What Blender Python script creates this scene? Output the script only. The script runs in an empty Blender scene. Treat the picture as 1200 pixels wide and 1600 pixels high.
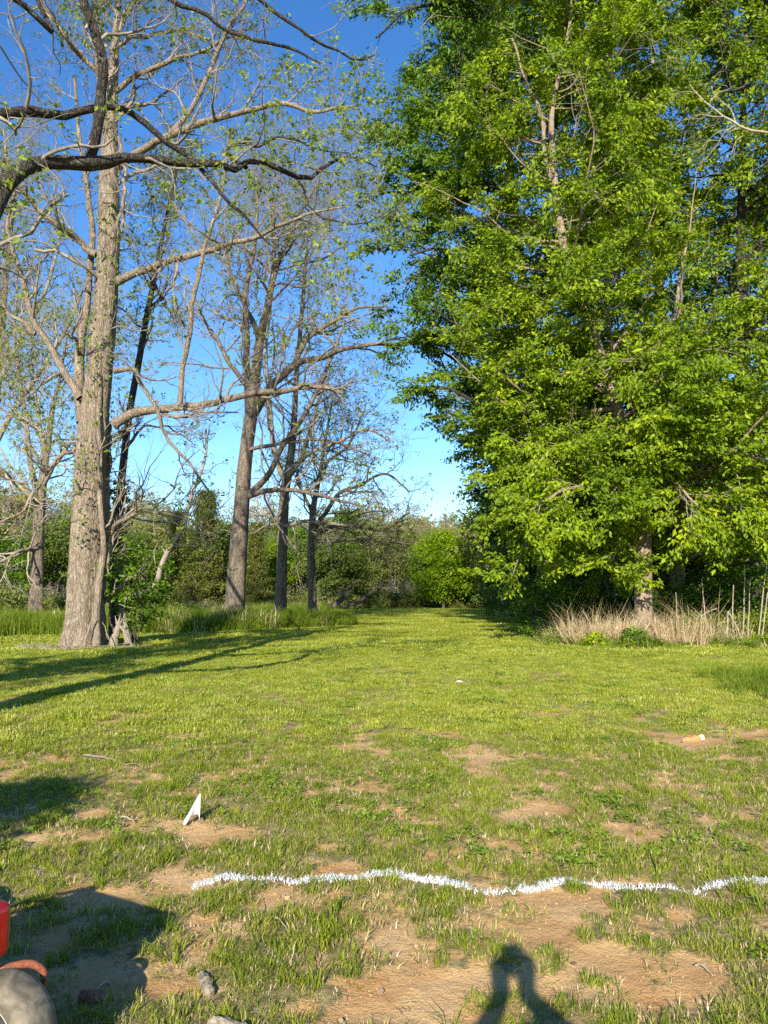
import bpy, bmesh, math, random
import numpy as np
from mathutils import Vector, Matrix, Euler

sc = bpy.context.scene
COL = sc.collection
PI = math.pi
R = math.radians

# ------------------------------------------------------------------ camera
F = 1204.0                      # focal length in pixels of the 1200x1600 photograph
PITCH = R(6.16)
CAMZ = 1.70
cam_d = bpy.data.cameras.new('camera')
cam = bpy.data.objects.new('camera', cam_d)
COL.objects.link(cam)
cam_d.sensor_fit = 'VERTICAL'
cam_d.sensor_height = 36.0
cam_d.lens = 36.0 * F / 1600.0
cam_d.clip_start = 0.02
cam_d.clip_end = 5000
cam.location = (0, 0, CAMZ)
cam.rotation_euler = (PI / 2 + PITCH, 0, 0)
sc.camera = cam

# ------------------------------------------------------------------ light
SUN_EL = R(23.2)
SUN_AZ = R(8.9)                 # light travels forward and this much to the right
world = bpy.data.worlds.new('World')
sc.world = world
world.use_nodes = True
wn = world.node_tree.nodes
wl = world.node_tree.links
wn.clear()
wo = wn.new('ShaderNodeOutputWorld')
bg = wn.new('ShaderNodeBackground')
sky = wn.new('ShaderNodeTexSky')
sky.sky_type = 'NISHITA'
sky.sun_disc = False
sky.sun_elevation = SUN_EL
sky.sun_rotation = PI + SUN_AZ
sky.altitude = 200
sky.air_density = 1.0
sky.dust_density = 0.1
sky.ozone_density = 3.5
hs = wn.new('ShaderNodeHueSaturation')
hs.inputs['Saturation'].default_value = 1.22
hs.inputs['Hue'].default_value = 0.506
wl.new(sky.outputs[0], hs.inputs['Color'])
wl.new(hs.outputs[0], bg.inputs['Color'])
bg.inputs['Strength'].default_value = 0.125
wl.new(bg.outputs[0], wo.inputs['Surface'])

sun_d = bpy.data.lights.new('sun', 'SUN')
sun_d.energy = 5.0
sun_d.angle = R(0.53)
sun_d.color = (1.0, 0.91, 0.74)
# warm late afternoon light
sun = bpy.data.objects.new('sun', sun_d)
COL.objects.link(sun)
sun.rotation_euler = Vector((math.sin(SUN_AZ) * math.cos(SUN_EL), math.cos(SUN_AZ) * math.cos(SUN_EL),
                             -math.sin(SUN_EL))).to_track_quat('-Z', 'Y').to_euler()
sun.location = (-20, -60, 40)

sc.view_settings.view_transform = 'Standard'
sc.view_settings.look = 'None'
sc.view_settings.gamma = 1.0
sc.view_settings.exposure = 1.0
sc.view_settings.use_curve_mapping = False
sc.render.engine = 'CYCLES'
cy = sc.cycles
cy.max_bounces = 6
cy.diffuse_bounces = 3
cy.glossy_bounces = 2
cy.transmission_bounces = 4
cy.transparent_max_bounces = 4
cy.use_denoising = False
cy.caustics_reflective = False
cy.caustics_refractive = False
cy.sample_clamp_indirect = 6

# ------------------------------------------------------------------ coordinates
_cp, _sp = math.cos(PITCH), math.sin(PITCH)


def ray(px, py):
    a, b = (px - 600) / F, (800 - py) / F
    return (a, _cp - b * _sp, _sp + b * _cp)


def at(px, py, Y):
    d = ray(px, py)
    t = Y / d[1]
    return np.array((d[0] * t, Y, CAMZ + d[2] * t))


def on_ground(px, py):
    d = ray(px, py)
    t = -CAMZ / d[2]
    return np.array((d[0] * t, d[1] * t, 0.0))


def project(x, y, z=0.0):
    dx, dy, dz = x, y, z - CAMZ
    f = dy * _cp + dz * _sp
    u = -dy * _sp + dz * _cp
    f = np.maximum(f, 0.05)
    return 600 + F * dx / f, 800 - F * u / f


# ------------------------------------------------------------------ numpy noise
def _hash(ix, iy, seed):
    h = (ix.astype(np.int64) * 374761393 + iy.astype(np.int64) * 668265263 + seed * 1442695041) & 0xFFFFFFFF
    h = ((h ^ (h >> 13)) * 1274126177) & 0xFFFFFFFF
    return ((h ^ (h >> 16)) & 0xFFFF) / 65535.0


def vnoise(x, y, seed=0):
    x = np.asarray(x, float)
    y = np.asarray(y, float)
    ix, iy = np.floor(x), np.floor(y)
    fx, fy = x - ix, y - iy
    fx = fx * fx * (3 - 2 * fx)
    fy = fy * fy * (3 - 2 * fy)
    a = _hash(ix, iy, seed)
    b = _hash(ix + 1, iy, seed)
    c = _hash(ix, iy + 1, seed)
    d = _hash(ix + 1, iy + 1, seed)
    return (a + (b - a) * fx) * (1 - fy) + (c + (d - c) * fx) * fy


def fbm(x, y, seed=0, oct=4):
    s, a, t = 0.0, 0.5, 0.0
    for i in range(oct):
        s = s + a * vnoise(x * 2 ** i, y * 2 ** i, seed + i * 17)
        t += a
        a *= 0.55
    return s / t


def smooth(a, b, x):
    t = np.clip((x - a) / (b - a), 0, 1)
    return t * t * (3 - 2 * t)


def ground_z(x, y):
    x = np.asarray(x, float)
    y = np.asarray(y, float)
    n = (fbm(x * 0.9 + 7, y * 0.9, 3, 4) - 0.5) * 0.09
    n = n + (fbm(x * 0.16, y * 0.16 + 3, 9, 3) - 0.5) * 0.18 * smooth(6, 25, y)
    n = n * (1 - 0.6 * smooth(60, 120, y))
    d = dirt_at(x, y)
    return n - 0.022 * d


DIRT = [  # px, py, rx, ry, strength
    (900, 1412, 115, 30, 1.1), (1010, 1440, 90, 42, .95), (620, 1545, 130, 48, 1.05), (545, 1440, 60, 50, .6),
    (770, 1430, 60, 40, .6), (535, 1358, 52, 14, 1.2), (1095, 1510, 75, 55, 1.0), (980, 1500, 80, 50, .65),
    (700, 1585, 120, 30, .9), (190, 1402, 110, 17, 1.1), (285, 1378, 60, 22, .8), (110, 1312, 80, 18, .7),
    (330, 1300, 45, 20, .7), (740, 1190, 48, 24, .85), (840, 1258, 75, 20, .8), (1105, 1152, 90, 12, .8),
    (600, 1172, 80, 12, .5), (345, 1215, 55, 12, .5), (1100, 1292, 55, 14, .6), (1000, 1300, 70, 16, .6),
    (480, 1565, 90, 30, .6), (310, 1540, 60, 35, .6), (350, 1265, 40, 8, .6), (900, 1110, 60, 6, .6),
    (1180, 1150, 60, 12, .7), (860, 1055, 70, 5, .4), (240, 1430, 70, 20, .6), (1010, 1020, 60, 6, .5),
    (1110, 1022, 30, 5, .9), (500, 1230, 60, 12, .5), (680, 1330, 60, 8, .35), (90, 1520, 90, 30, .5), (800, 1490, 400, 110, .52), (430, 1420, 250, 60, .40), (250, 1500, 200, 80, .38), (850, 1270, 400, 90, .10), (250, 1290, 260, 60, .12),
    (700, 1150, 30, 5, .4), (1050, 1230, 60, 10, .45), (960, 1330, 50, 8, .4)]


def dirt_at(x, y):
    px, py = project(x, y)
    wob = (fbm(x * 3.1, y * 3.1, 21, 3) - 0.5)
    wob2 = (fbm(x * 9.0, y * 9.0, 31, 3) - 0.5)
    m = np.zeros(np.shape(px))
    near = (np.asarray(y) > 1.5) & (np.asarray(y) < 30)
    for (cx, cy_, rx, ry, s) in DIRT:
        q = ((px - cx) / rx) ** 2 + ((py - cy_) / ry) ** 2
        m = np.maximum(m, s * (1.15 - 0.75 * q))
    m = m * near
    g = fbm(x * 0.55 + 4, y * 0.55, 41, 4) * 1.0 + 0.25 * wob
    fore = 1 - smooth(6.5, 15, np.asarray(y, float))
    m = np.maximum(m, 0) * 1.15 + 2.3 * wob + 1.9 * wob2 + smooth(0.55, 0.8, g) * 0.4 * fore
    return np.clip(m, 0, 1)


# ------------------------------------------------------------------ object helpers
def tag(o, label=None, cat=None, group=None, kind=None):
    if label:
        o['label'] = label
    if cat:
        o['category'] = cat
    if group:
        o['group'] = group
    if kind:
        o['kind'] = kind
    return o


def thing(name, label, cat, loc=(0, 0, 0), rz=0.0, group=None):
    o = bpy.data.objects.new(name, None)
    o.empty_display_size = 0.2
    COL.objects.link(o)
    o.location = loc
    o.rotation_euler = (0, 0, rz)
    return tag(o, label, cat, group)


def link_mesh(name, me, mats=(), parent=None, loc=None, link=True):
    for m in mats:
        me.materials.append(m)
    o = bpy.data.objects.new(name, me)
    if link:
        COL.objects.link(o)
    if parent is not None:
        o.parent = parent
    if loc is not None:
        o.location = loc
    return o


def np_mesh(name, V, faces, smooth_=False, fattr=None, vattr=None, midx=None):
    """V (n,3); faces: list of (m,k) int arrays (k = 3 or 4)"""
    me = bpy.data.meshes.new(name)
    V = np.ascontiguousarray(V, dtype=np.float32)
    me.vertices.add(len(V))
    me.vertices.foreach_set('co', V.ravel())
    faces = [np.asarray(f, dtype=np.int32) for f in faces if len(f)]
    tot = sum(f.size for f in faces)
    nf = sum(len(f) for f in faces)
    me.loops.add(tot)
    me.polygons.add(nf)
    me.loops.foreach_set('vertex_index', np.concatenate([f.ravel() for f in faces]))
    sizes = np.concatenate([np.full(len(f), f.shape[1], np.int32) for f in faces])
    starts = np.concatenate(([0], np.cumsum(sizes)[:-1])).astype(np.int32)
    me.polygons.foreach_set('loop_start', starts)
    try:
        me.polygons.foreach_set('loop_total', sizes)
    except Exception:
        pass
    if midx is not None:
        me.polygons.foreach_set('material_index', np.asarray(midx, np.int32))
    me.update(calc_edges=True)
    me.polygons.foreach_set('use_smooth', np.full(nf, bool(smooth_)))
    for k, a in (fattr or {}).items():
        at_ = me.attributes.new(k, 'FLOAT', 'FACE')
        at_.data.foreach_set('value', np.asarray(a, np.float32))
    for k, a in (vattr or {}).items():
        at_ = me.attributes.new(k, 'FLOAT', 'POINT')
        at_.data.foreach_set('value', np.asarray(a, np.float32))
    me.validate()
    return me


def unit(v):
    return v / np.maximum(np.linalg.norm(v, axis=-1, keepdims=True), 1e-9)


# ------------------------------------------------------------------ materials
def new_mat(name):
    m = bpy.data.materials.new(name)
    m.use_nodes = True
    nt = m.node_tree
    nt.nodes.clear()
    out = nt.nodes.new('ShaderNodeOutputMaterial')
    return m, nt, out


def nd(nt, t, **kw):
    n = nt.nodes.new(t)
    for k, v in kw.items():
        if k in n.inputs:
            n.inputs[k].default_value = v
        else:
            setattr(n, k, v)
    return n


def ramp(nt, fac, stops):
    r = nt.nodes.new('ShaderNodeValToRGB')
    e = r.color_ramp.elements
    while len(e) < len(stops):
        e.new(0.5)
    for i, (p, c) in enumerate(stops):
        e[i].position = p
        e[i].color = (c[0], c[1], c[2], 1)
    nt.links.new(fac, r.inputs[0])
    return r.outputs[0]


def mixc(nt, fac, a, b, mode='MIX'):
    m = nt.nodes.new('ShaderNodeMix')
    m.data_type = 'RGBA'
    m.blend_type = mode
    for s, v in ((m.inputs[0], fac), (m.inputs[6], a), (m.inputs[7], b)):
        if isinstance(v, (int, float)):
            s.default_value = v
        elif isinstance(v, tuple):
            s.default_value = (v[0], v[1], v[2], 1)
        else:
            nt.links.new(v, s)
    return m.outputs[2]


def math_(nt, op, a, b=None, c=None, clamp=False):
    m = nt.nodes.new('ShaderNodeMath')
    m.operation = op
    m.use_clamp = clamp
    for i, v in enumerate((a, b, c)):
        if v is None:
            continue
        if isinstance(v, (int, float)):
            m.inputs[i].default_value = v
        else:
            nt.links.new(v, m.inputs[i])
    return m.outputs[0]


def noise(nt, vec, scale, detail=4, rough=0.55, dist=0.0):
    n = nt.nodes.new('ShaderNodeTexNoise')
    n.inputs['Scale'].default_value = scale
    n.inputs['Detail'].default_value = detail
    n.inputs['Roughness'].default_value = rough
    n.inputs['Distortion'].default_value = dist
    if vec is not None:
        nt.links.new(vec, n.inputs['Vector'])
    return n.outputs[0]


def scaled(nt, vec, s):
    m = nt.nodes.new('ShaderNodeMapping')
    m.inputs['Scale'].default_value = s
    nt.links.new(vec, m.inputs['Vector'])
    return m.outputs[0]


def leaf_mat(name, stops, trans=0.38, nscale=0.5, namt=0.5, gloss=0.015, rough=0.55, inst=False, straw=None, tmul=(1.25, 1.3, 0.55)):
    """stops: dark..light leaf colours, chosen by per-leaf value and a large noise; straw: dry colour mixed by noise"""
    m, nt, out = new_mat(name)
    L = nt.links
    a = nd(nt, 'ShaderNodeAttribute')
    a.attribute_name = 'v'
    geo = nd(nt, 'ShaderNodeNewGeometry')
    n1 = noise(nt, geo.outputs['Position'], nscale, 3)
    v = a.outputs['Fac']
    f = math_(nt, 'MULTIPLY_ADD', v, 1 - namt, math_(nt, 'MULTIPLY', math_(nt, 'MULTIPLY_ADD', n1, 2.2, -0.6, clamp=True), namt))
    if inst:
        oi = nd(nt, 'ShaderNodeObjectInfo')
        f = math_(nt, 'MULTIPLY_ADD', oi.outputs['Random'], 0.4, math_(nt, 'MULTIPLY', f, 0.65), clamp=True)
    col = ramp(nt, f, stops)
    if straw:
        c, thr, sc_ = straw
        n2 = noise(nt, geo.outputs['Position'], sc_, 4, 0.6)
        mx = math_(nt, 'MULTIPLY_ADD', n2, 5.0, -5.0 * thr, clamp=True)
        mx = math_(nt, 'MAXIMUM', math_(nt, 'MULTIPLY', mx, 0.75), math_(nt, 'GREATER_THAN', v, 0.9))
        col = mixc(nt, mx, col, c)
    df = nd(nt, 'ShaderNodeBsdfDiffuse')
    tr = nd(nt, 'ShaderNodeBsdfTranslucent')
    gl = nd(nt, 'ShaderNodeBsdfGlossy', Roughness=rough)
    L.new(col, df.inputs['Color'])
    L.new(mixc(nt, 1.0, col, tmul, 'MULTIPLY'), tr.inputs['Color'])
    m1 = nd(nt, 'ShaderNodeMixShader', Fac=trans)
    L.new(df.outputs[0], m1.inputs[1])
    L.new(tr.outputs[0], m1.inputs[2])
    m2 = nd(nt, 'ShaderNodeMixShader', Fac=gloss)
    gl.inputs['Color'].default_value = (.9, .9, .9, 1)
    L.new(m1.outputs[0], m2.inputs[1])
    L.new(gl.outputs[0], m2.inputs[2])
    L.new(m2.outputs[0], out.inputs[0])
    return m


def bark_mat(name, dark, mid, light, lichen=None, scale=1.0, bump=0.6, patch=None):
    m, nt, out = new_mat(name)
    L = nt.links
    tc = nd(nt, 'ShaderNodeTexCoord')
    v = tc.outputs['Object']
    st = scaled(nt, v, (9 * scale, 9 * scale, 1.6 * scale))
    n1 = noise(nt, st, 2.2, 6, 0.65, 0.4)
    n2 = noise(nt, v, 1.3 * scale, 4, 0.6)
    n3 = noise(nt, v, 22 * scale, 4, 0.7)
    vo = nd(nt, 'ShaderNodeTexVoronoi')
    vo.feature = 'DISTANCE_TO_EDGE'
    wv = nd(nt, 'ShaderNodeVectorMath')
    wv.operation = 'ADD'
    L.new(scaled(nt, v, (7 * scale, 7 * scale, 1.5 * scale)), wv.inputs[0])
    ncol = nd(nt, 'ShaderNodeTexNoise')
    ncol.inputs['Scale'].default_value = 4 * scale
    L.new(v, ncol.inputs['Vector'])
    L.new(ncol.outputs[1], wv.inputs[1])
    L.new(wv.outputs[0], vo.inputs['Vector'])
    vo.inputs['Scale'].default_value = 2.0
    crack = math_(nt, 'MULTIPLY_ADD', vo.outputs['Distance'], 5.0, 0.0, clamp=True)
    f = math_(nt, 'MULTIPLY_ADD', n1, 0.6, math_(nt, 'MULTIPLY', n3, 0.4))
    f = math_(nt, 'MULTIPLY', f, math_(nt, 'MULTIPLY_ADD', crack, 0.25, 0.78))
    col = ramp(nt, f, [(0.2, dark), (0.42, mid), (0.62, light)])
    if lichen:
        lf = math_(nt, 'MULTIPLY_ADD', noise(nt, v, 5 * scale, 5, 0.7), 7.0, -3.9, clamp=True)
        col = mixc(nt, math_(nt, 'MULTIPLY', lf, 0.75), col, lichen)
    if patch:
        pf = math_(nt, 'MULTIPLY_ADD', n2, 6.0, -3.1, clamp=True)
        col = mixc(nt, math_(nt, 'MULTIPLY', pf, 0.7), col, patch)
    p = nd(nt, 'ShaderNodeBsdfPrincipled', Roughness=0.9)
    p.inputs['Specular IOR Level'].default_value = 0.2
    L.new(col, p.inputs['Base Color'])
    b = nd(nt, 'ShaderNodeBump', Strength=bump, Distance=0.04)
    L.new(math_(nt, 'ADD', math_(nt, 'MULTIPLY', crack, .45), math_(nt, 'ADD', n1, math_(nt, 'MULTIPLY', n3, 0.4))), b.inputs['Height'])
    L.new(b.outputs[0], p.inputs['Normal'])
    L.new(p.outputs[0], out.inputs[0])
    return m


def simple_mat(name, ca, cb, scale=8.0, rough=0.6, metal=0.0, bump=0.2, spec=0.4, coat=0.0, dist=0.0):
    m, nt, out = new_mat(name)
    tc = nd(nt, 'ShaderNodeTexCoord')
    n = noise(nt, tc.outputs['Object'], scale, 5, 0.65, dist)
    col = ramp(nt, n, [(0.35, ca), (0.65, cb)])
    p = nd(nt, 'ShaderNodeBsdfPrincipled', Roughness=rough, Metallic=metal)
    p.inputs['Specular IOR Level'].default_value = spec
    p.inputs['Coat Weight'].default_value = coat
    nt.links.new(col, p.inputs['Base Color'])
    if bump:
        b = nd(nt, 'ShaderNodeBump', Strength=bump, Distance=0.01)
        nt.links.new(noise(nt, tc.outputs['Object'], scale * 4, 4), b.inputs['Height'])
        nt.links.new(b.outputs[0], p.inputs['Normal'])
    nt.links.new(p.outputs[0], out.inputs[0])
    return m


M = {}
M['bark_big'] = bark_mat('bark_big', (.05, .038, .028), (.16, .125, .092), (.33, .27, .205), lichen=(.33, .31, .25), scale=0.9, bump=1.0, patch=(.33, .27, .20))
M['bark_oak'] = bark_mat('bark_oak', (.010, .008, .007), (.035, .028, .024), (.10, .088, .075), lichen=(.22, .23, .19), scale=2.0, bump=0.8)  # oak bark lowered towards black, the boughs' shade put into its colour
M['bark_mid'] = bark_mat('bark_mid', (.035, .027, .022), (.115, .09, .07), (.26, .215, .17), scale=0.7, bump=0.8)
M['bark_pale'] = bark_mat('bark_pale', (.10, .08, .06), (.23, .20, .16), (.36, .32, .27), lichen=(.28, .28, .22), scale=1.5, bump=0.4)
M['bark_right'] = bark_mat('bark_right', (.08, .055, .04), (.22, .165, .12), (.36, .29, .215), lichen=(.38, .34, .27), scale=1.0, bump=0.6)
M['twig_grey'] = simple_mat('twig_grey', (.13, .11, .09), (.30, .265, .22), 6, 0.9, bump=0, spec=.1)
M['twig_dark'] = simple_mat('twig_dark', (.045, .036, .03), (.12, .10, .08), 6, 0.9, bump=0, spec=.1)
M['twig_pale'] = simple_mat('twig_pale', (.24, .20, .155), (.38, .34, .27), 6, 0.9, bump=0, spec=.1)
M['dead_wood'] = bark_mat('dead_wood', (.10, .07, .05), (.24, .19, .14), (.42, .36, .29), scale=3.0, bump=0.6)

M['leaf_bright'] = leaf_mat('leaf_bright', [(0.0, (.05, .10, .005)), (0.4, (.14, .22, .006)), (0.75, (.27, .36, .007)), (1.0, (.45, .51, .012))], trans=.36, nscale=.5)
M['leaf_mid'] = leaf_mat('leaf_mid', [(0.0, (.028, .07, .007)), (0.4, (.075, .155, .009)), (0.8, (.15, .25, .012)), (1.0, (.26, .36, .02))], trans=.30, nscale=.4)
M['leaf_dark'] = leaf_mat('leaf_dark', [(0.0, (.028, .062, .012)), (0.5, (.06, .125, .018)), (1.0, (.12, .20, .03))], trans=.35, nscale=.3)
M['leaf_oak'] = leaf_mat('leaf_oak', [(0.0, (.09, .13, .02)), (0.5, (.18, .24, .03)), (1.0, (.33, .38, .05))], trans=.4, nscale=1.)
M['leaf_cedar'] = leaf_mat('leaf_cedar', [(0.0, (.06, .075, .014)), (0.5, (.12, .14, .022)), (1.0, (.19, .20, .04))], trans=.2, nscale=.5, gloss=.02)
M['leaf_olive'] = leaf_mat('leaf_olive', [(0.0, (.10, .13, .03)), (0.5, (.18, .215, .045)), (1.0, (.28, .30, .08))], trans=.3, nscale=.2)
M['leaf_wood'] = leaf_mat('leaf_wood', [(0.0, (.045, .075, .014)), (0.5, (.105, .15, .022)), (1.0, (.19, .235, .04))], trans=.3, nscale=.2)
M['leaf_tan'] = leaf_mat('leaf_tan', [(0.0, (.17, .15, .075)), (0.5, (.26, .235, .10)), (1.0, (.34, .32, .14))], trans=.2, nscale=.2)
M['leaf_far_green'] = leaf_mat('leaf_far_green', [(0.0, (.10, .18, .006)), (0.5, (.20, .31, .008)), (1.0, (.32, .43, .015))], trans=.35, nscale=.3)
M['grass'] = leaf_mat('grass', [(0.0, (.06, .10, .009)), (0.35, (.145, .195, .014)), (0.7, (.25, .295, .022)), (1.0, (.39, .41, .07))],
                      trans=.33, nscale=.8, inst=True, straw=((.46, .38, .17), .60, .9))
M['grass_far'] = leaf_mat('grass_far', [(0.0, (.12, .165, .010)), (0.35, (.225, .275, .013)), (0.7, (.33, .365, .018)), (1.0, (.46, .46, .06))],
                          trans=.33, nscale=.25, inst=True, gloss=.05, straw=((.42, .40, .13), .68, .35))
M['grass_tall'] = leaf_mat('grass_tall', [(0.0, (.065, .11, .010)), (0.4, (.145, .21, .016)), (0.8, (.23, .30, .025)), (1.0, (.34, .38, .06))],
                           trans=.38, nscale=.6, inst=True)
M['clover'] = leaf_mat('clover', [(0.0, (.08, .15, .02)), (0.5, (.16, .25, .025)), (1.0, (.25, .34, .035))], trans=.3, nscale=1, inst=True)
M['straw'] = leaf_mat('straw', [(0.0, (.26, .18, .09)), (0.4, (.48, .37, .21)), (0.8, (.66, .54, .33)), (1.0, (.74, .64, .44))],
                      trans=.2, nscale=1, inst=True, gloss=.04, tmul=(1, .95, .8))
M['litter'] = leaf_mat('litter', [(0.0, (.10, .06, .035)), (0.5, (.24, .16, .09)), (1.0, (.45, .36, .24))], trans=.1, nscale=2, inst=True, gloss=.03, tmul=(1, .9, .7))
M['white_grass'] = leaf_mat('white_grass', [(0.0, (.72, .74, .72)), (1.0, (.86, .87, .86))], trans=.15, nscale=1, gloss=.05, tmul=(1, 1, 1))


CRUMB = simple_mat('clay_crumb', (.34, .20, .10), (.50, .33, .18), 3, .95, bump=0)


def ground_material():
    m, nt, out = new_mat('ground_soil_and_turf')
    L = nt.links
    geo = nd(nt, 'ShaderNodeNewGeometry')
    P = geo.outputs['Position']
    a = nd(nt, 'ShaderNodeAttribute')
    a.attribute_name = 'dirt'
    w = nd(nt, 'ShaderNodeAttribute')
    w.attribute_name = 'wild'
    n_f = noise(nt, P, 14, 6, 0.7)
    n_m = noise(nt, P, 2.3, 5, 0.6)
    n_l = noise(nt, P, 0.35, 4, 0.6)
    n_g = noise(nt, P, 90, 3, 0.7)
    clay = ramp(nt, n_m, [(0.3, (.46, .245, .09)), (0.5, (.57, .36, .155)), (0.72, (.67, .47, .24))])
    clay = mixc(nt, math_(nt, 'MULTIPLY', n_g, 0.35), clay, (.36, .22, .12))
    # thatch: dead grass over soil, between the blades
    th = ramp(nt, n_f, [(0.3, (.10, .09, .035)), (0.5, (.24, .20, .085)), (0.7, (.40, .32, .16))])
    turf = ramp(nt, n_l, [(0.3, (.13, .20, .03)), (0.5, (.20, .27, .045)), (0.75, (.27, .31, .07))])
    sep = nd(nt, 'ShaderNodeSeparateXYZ')
    L.new(P, sep.inputs[0])
    dist = math_(nt, 'MULTIPLY_ADD', sep.outputs[1], 1 / 40.0, -0.25, clamp=True)
    base = mixc(nt, dist, th, mixc(nt, math_(nt, 'MULTIPLY', n_f, 0.4), turf, th))
    d = math_(nt, 'ADD', a.outputs['Fac'], math_(nt, 'MULTIPLY_ADD', n_f, 1.8, -0.9))
    d = math_(nt, 'MULTIPLY_ADD', d, 2.2, -0.5, clamp=True)
    col = mixc(nt, d, base, clay)
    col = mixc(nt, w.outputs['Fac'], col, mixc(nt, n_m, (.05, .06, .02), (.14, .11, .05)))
    p = nd(nt, 'ShaderNodeBsdfPrincipled', Roughness=0.95)
    p.inputs['Specular IOR Level'].default_value = 0.1
    L.new(col, p.inputs['Base Color'])
    b = nd(nt, 'ShaderNodeBump', Strength=0.9, Distance=0.03)
    L.new(math_(nt, 'ADD', n_f, math_(nt, 'MULTIPLY', n_g, 0.35)), b.inputs['Height'])
    L.new(b.outputs[0], p.inputs['Normal'])
    L.new(p.outputs[0], out.inputs[0])
    return m


# ------------------------------------------------------------------ ground
def left_edge(y):    # right border of the tall grass bank on the left
    return np.interp(y, [0, 31, 36, 42, 50, 70, 90, 110], [-60, -16.5, -7.5, -1.4, -2.0, -4.5, -6.5, -7.0])


def right_edge(y):   # left border of the weeds on the right
    return np.interp(y, [0, 25.5, 26.5, 28.5, 31, 40, 50, 72, 100, 135], [60, 60, 12.0, 6.6, 6.0, 7.4, 8.8, 12.0, 17.0, 25.0])


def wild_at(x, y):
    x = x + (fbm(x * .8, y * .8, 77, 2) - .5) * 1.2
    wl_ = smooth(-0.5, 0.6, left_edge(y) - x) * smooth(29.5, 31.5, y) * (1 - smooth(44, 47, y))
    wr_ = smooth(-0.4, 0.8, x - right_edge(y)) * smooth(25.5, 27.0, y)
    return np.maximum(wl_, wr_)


def build_ground():
    ys = [-14.0]
    while ys[-1] < 900:
        y = ys[-1]
        if y < 1.8:
            s = 0.9 if y < -2 else 0.35
        elif y < 9:
            s = 0.045 + 0.004 * (y - 1.8)
        else:
            s = 0.075 + 0.016 * (y - 9)
        ys.append(y + s)
    ys = np.array(ys)
    xs = [0.0]
    while xs[-1] < 700:
        x = xs[-1]
        xs.append(x + (0.05 + 0.008 * x if x < 5 else 0.09 + 0.055 * (x - 5)))
    xs = np.array(xs)
    xs = np.concatenate((-xs[:0:-1], xs))
    X, Y = np.meshgrid(xs, ys)
    Z = ground_z(X, Y)
    Dd = dirt_at(X, Y)
    Wd = wild_at(X, Y)
    nx, ny = len(xs), len(ys)
    V = np.stack((X.ravel(), Y.ravel(), Z.ravel()), 1)
    i = (np.arange(ny - 1)[:, None] * nx + np.arange(nx - 1)[None]).ravel()
    Fq = np.stack((i, i + 1, i + 1 + nx, i + nx), 1)
    me = np_mesh('ground', V, [Fq], True, vattr={'dirt': Dd.ravel(), 'wild': Wd.ravel()})
    o = link_mesh('ground', me, [ground_material()])
    tag(o, 'mown lawn with worn patches of bare orange clay in the foreground', None, None, 'structure')


build_ground()


# ------------------------------------------------------------------ wood
def resample(pts, rad, n, wob=0.0, rng=None):
    pts = np.asarray(pts, float)
    rad = np.asarray(rad, float)
    m = len(pts)
    d = np.concatenate(([0], np.cumsum(np.linalg.norm(np.diff(pts, axis=0), axis=1))))
    t = np.linspace(0, d[-1], n)
    # Catmull-Rom via finite tangents
    out = np.zeros((n, 3))
    tan = np.gradient(pts, d, axis=0) if m > 2 else np.repeat((pts[-1] - pts[0])[None] / d[-1], m, 0)
    for j, tt in enumerate(t):
        k = min(np.searchsorted(d, tt, side='right') - 1, m - 2)
        h = d[k + 1] - d[k]
        u = (tt - d[k]) / h
        out[j] = ((2 * u ** 3 - 3 * u ** 2 + 1) * pts[k] + (u ** 3 - 2 * u ** 2 + u) * h * tan[k]
                  + (-2 * u ** 3 + 3 * u ** 2) * pts[k + 1] + (u ** 3 - u ** 2) * h * tan[k + 1])
    r = np.interp(t, d, rad)
    if wob and rng is not None:
        w = rng.normal(size=(n, 3)) * wob
        w = (w + np.roll(w, 1, 0) + np.roll(w, -1, 0)) / 2
        w[0] = 0
        out = out + w
    return out, r


def tubes(P, Rr, sides=6, rough=0.0, rng=None, cap=False):
    """P (B,n,3) R (B,n) -> V, quads"""
    B, n, _ = P.shape
    T = np.gradient(P, axis=1)
    T = unit(T)
    mean = unit(T.mean(1))
    ref = np.where(np.abs(mean[:, 2:3]) > 0.8, np.array([[1.0, 0.02, 0]]), np.array([[0.0, 0.03, 1.0]]))
    U = unit(np.cross(T, ref[:, None, :]))
    W = np.cross(T, U)
    a = np.arange(sides) / sides * 2 * PI
    rr = Rr[:, :, None] * np.ones(sides)[None, None]
    if rough and rng is not None:
        rr = rr * (1 + rng.uniform(-rough, rough, size=rr.shape))
    V = P[:, :, None, :] + rr[..., None] * (np.cos(a)[None, None, :, None] * U[:, :, None, :] + np.sin(a)[None, None, :, None] * W[:, :, None, :])
    V = V.reshape(-1, 3)
    b = np.arange(B)[:, None, None] * n * sides
    i = np.arange(n - 1)[None, :, None] * sides
    j = np.arange(sides)[None, None, :]
    j2 = (j + 1) % sides
    Fq = np.stack(np.broadcast_arrays(b + i + j, b + i + j2, b + i + sides + j2, b + i + sides + j), -1).reshape(-1, 4)
    return V, Fq


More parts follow.
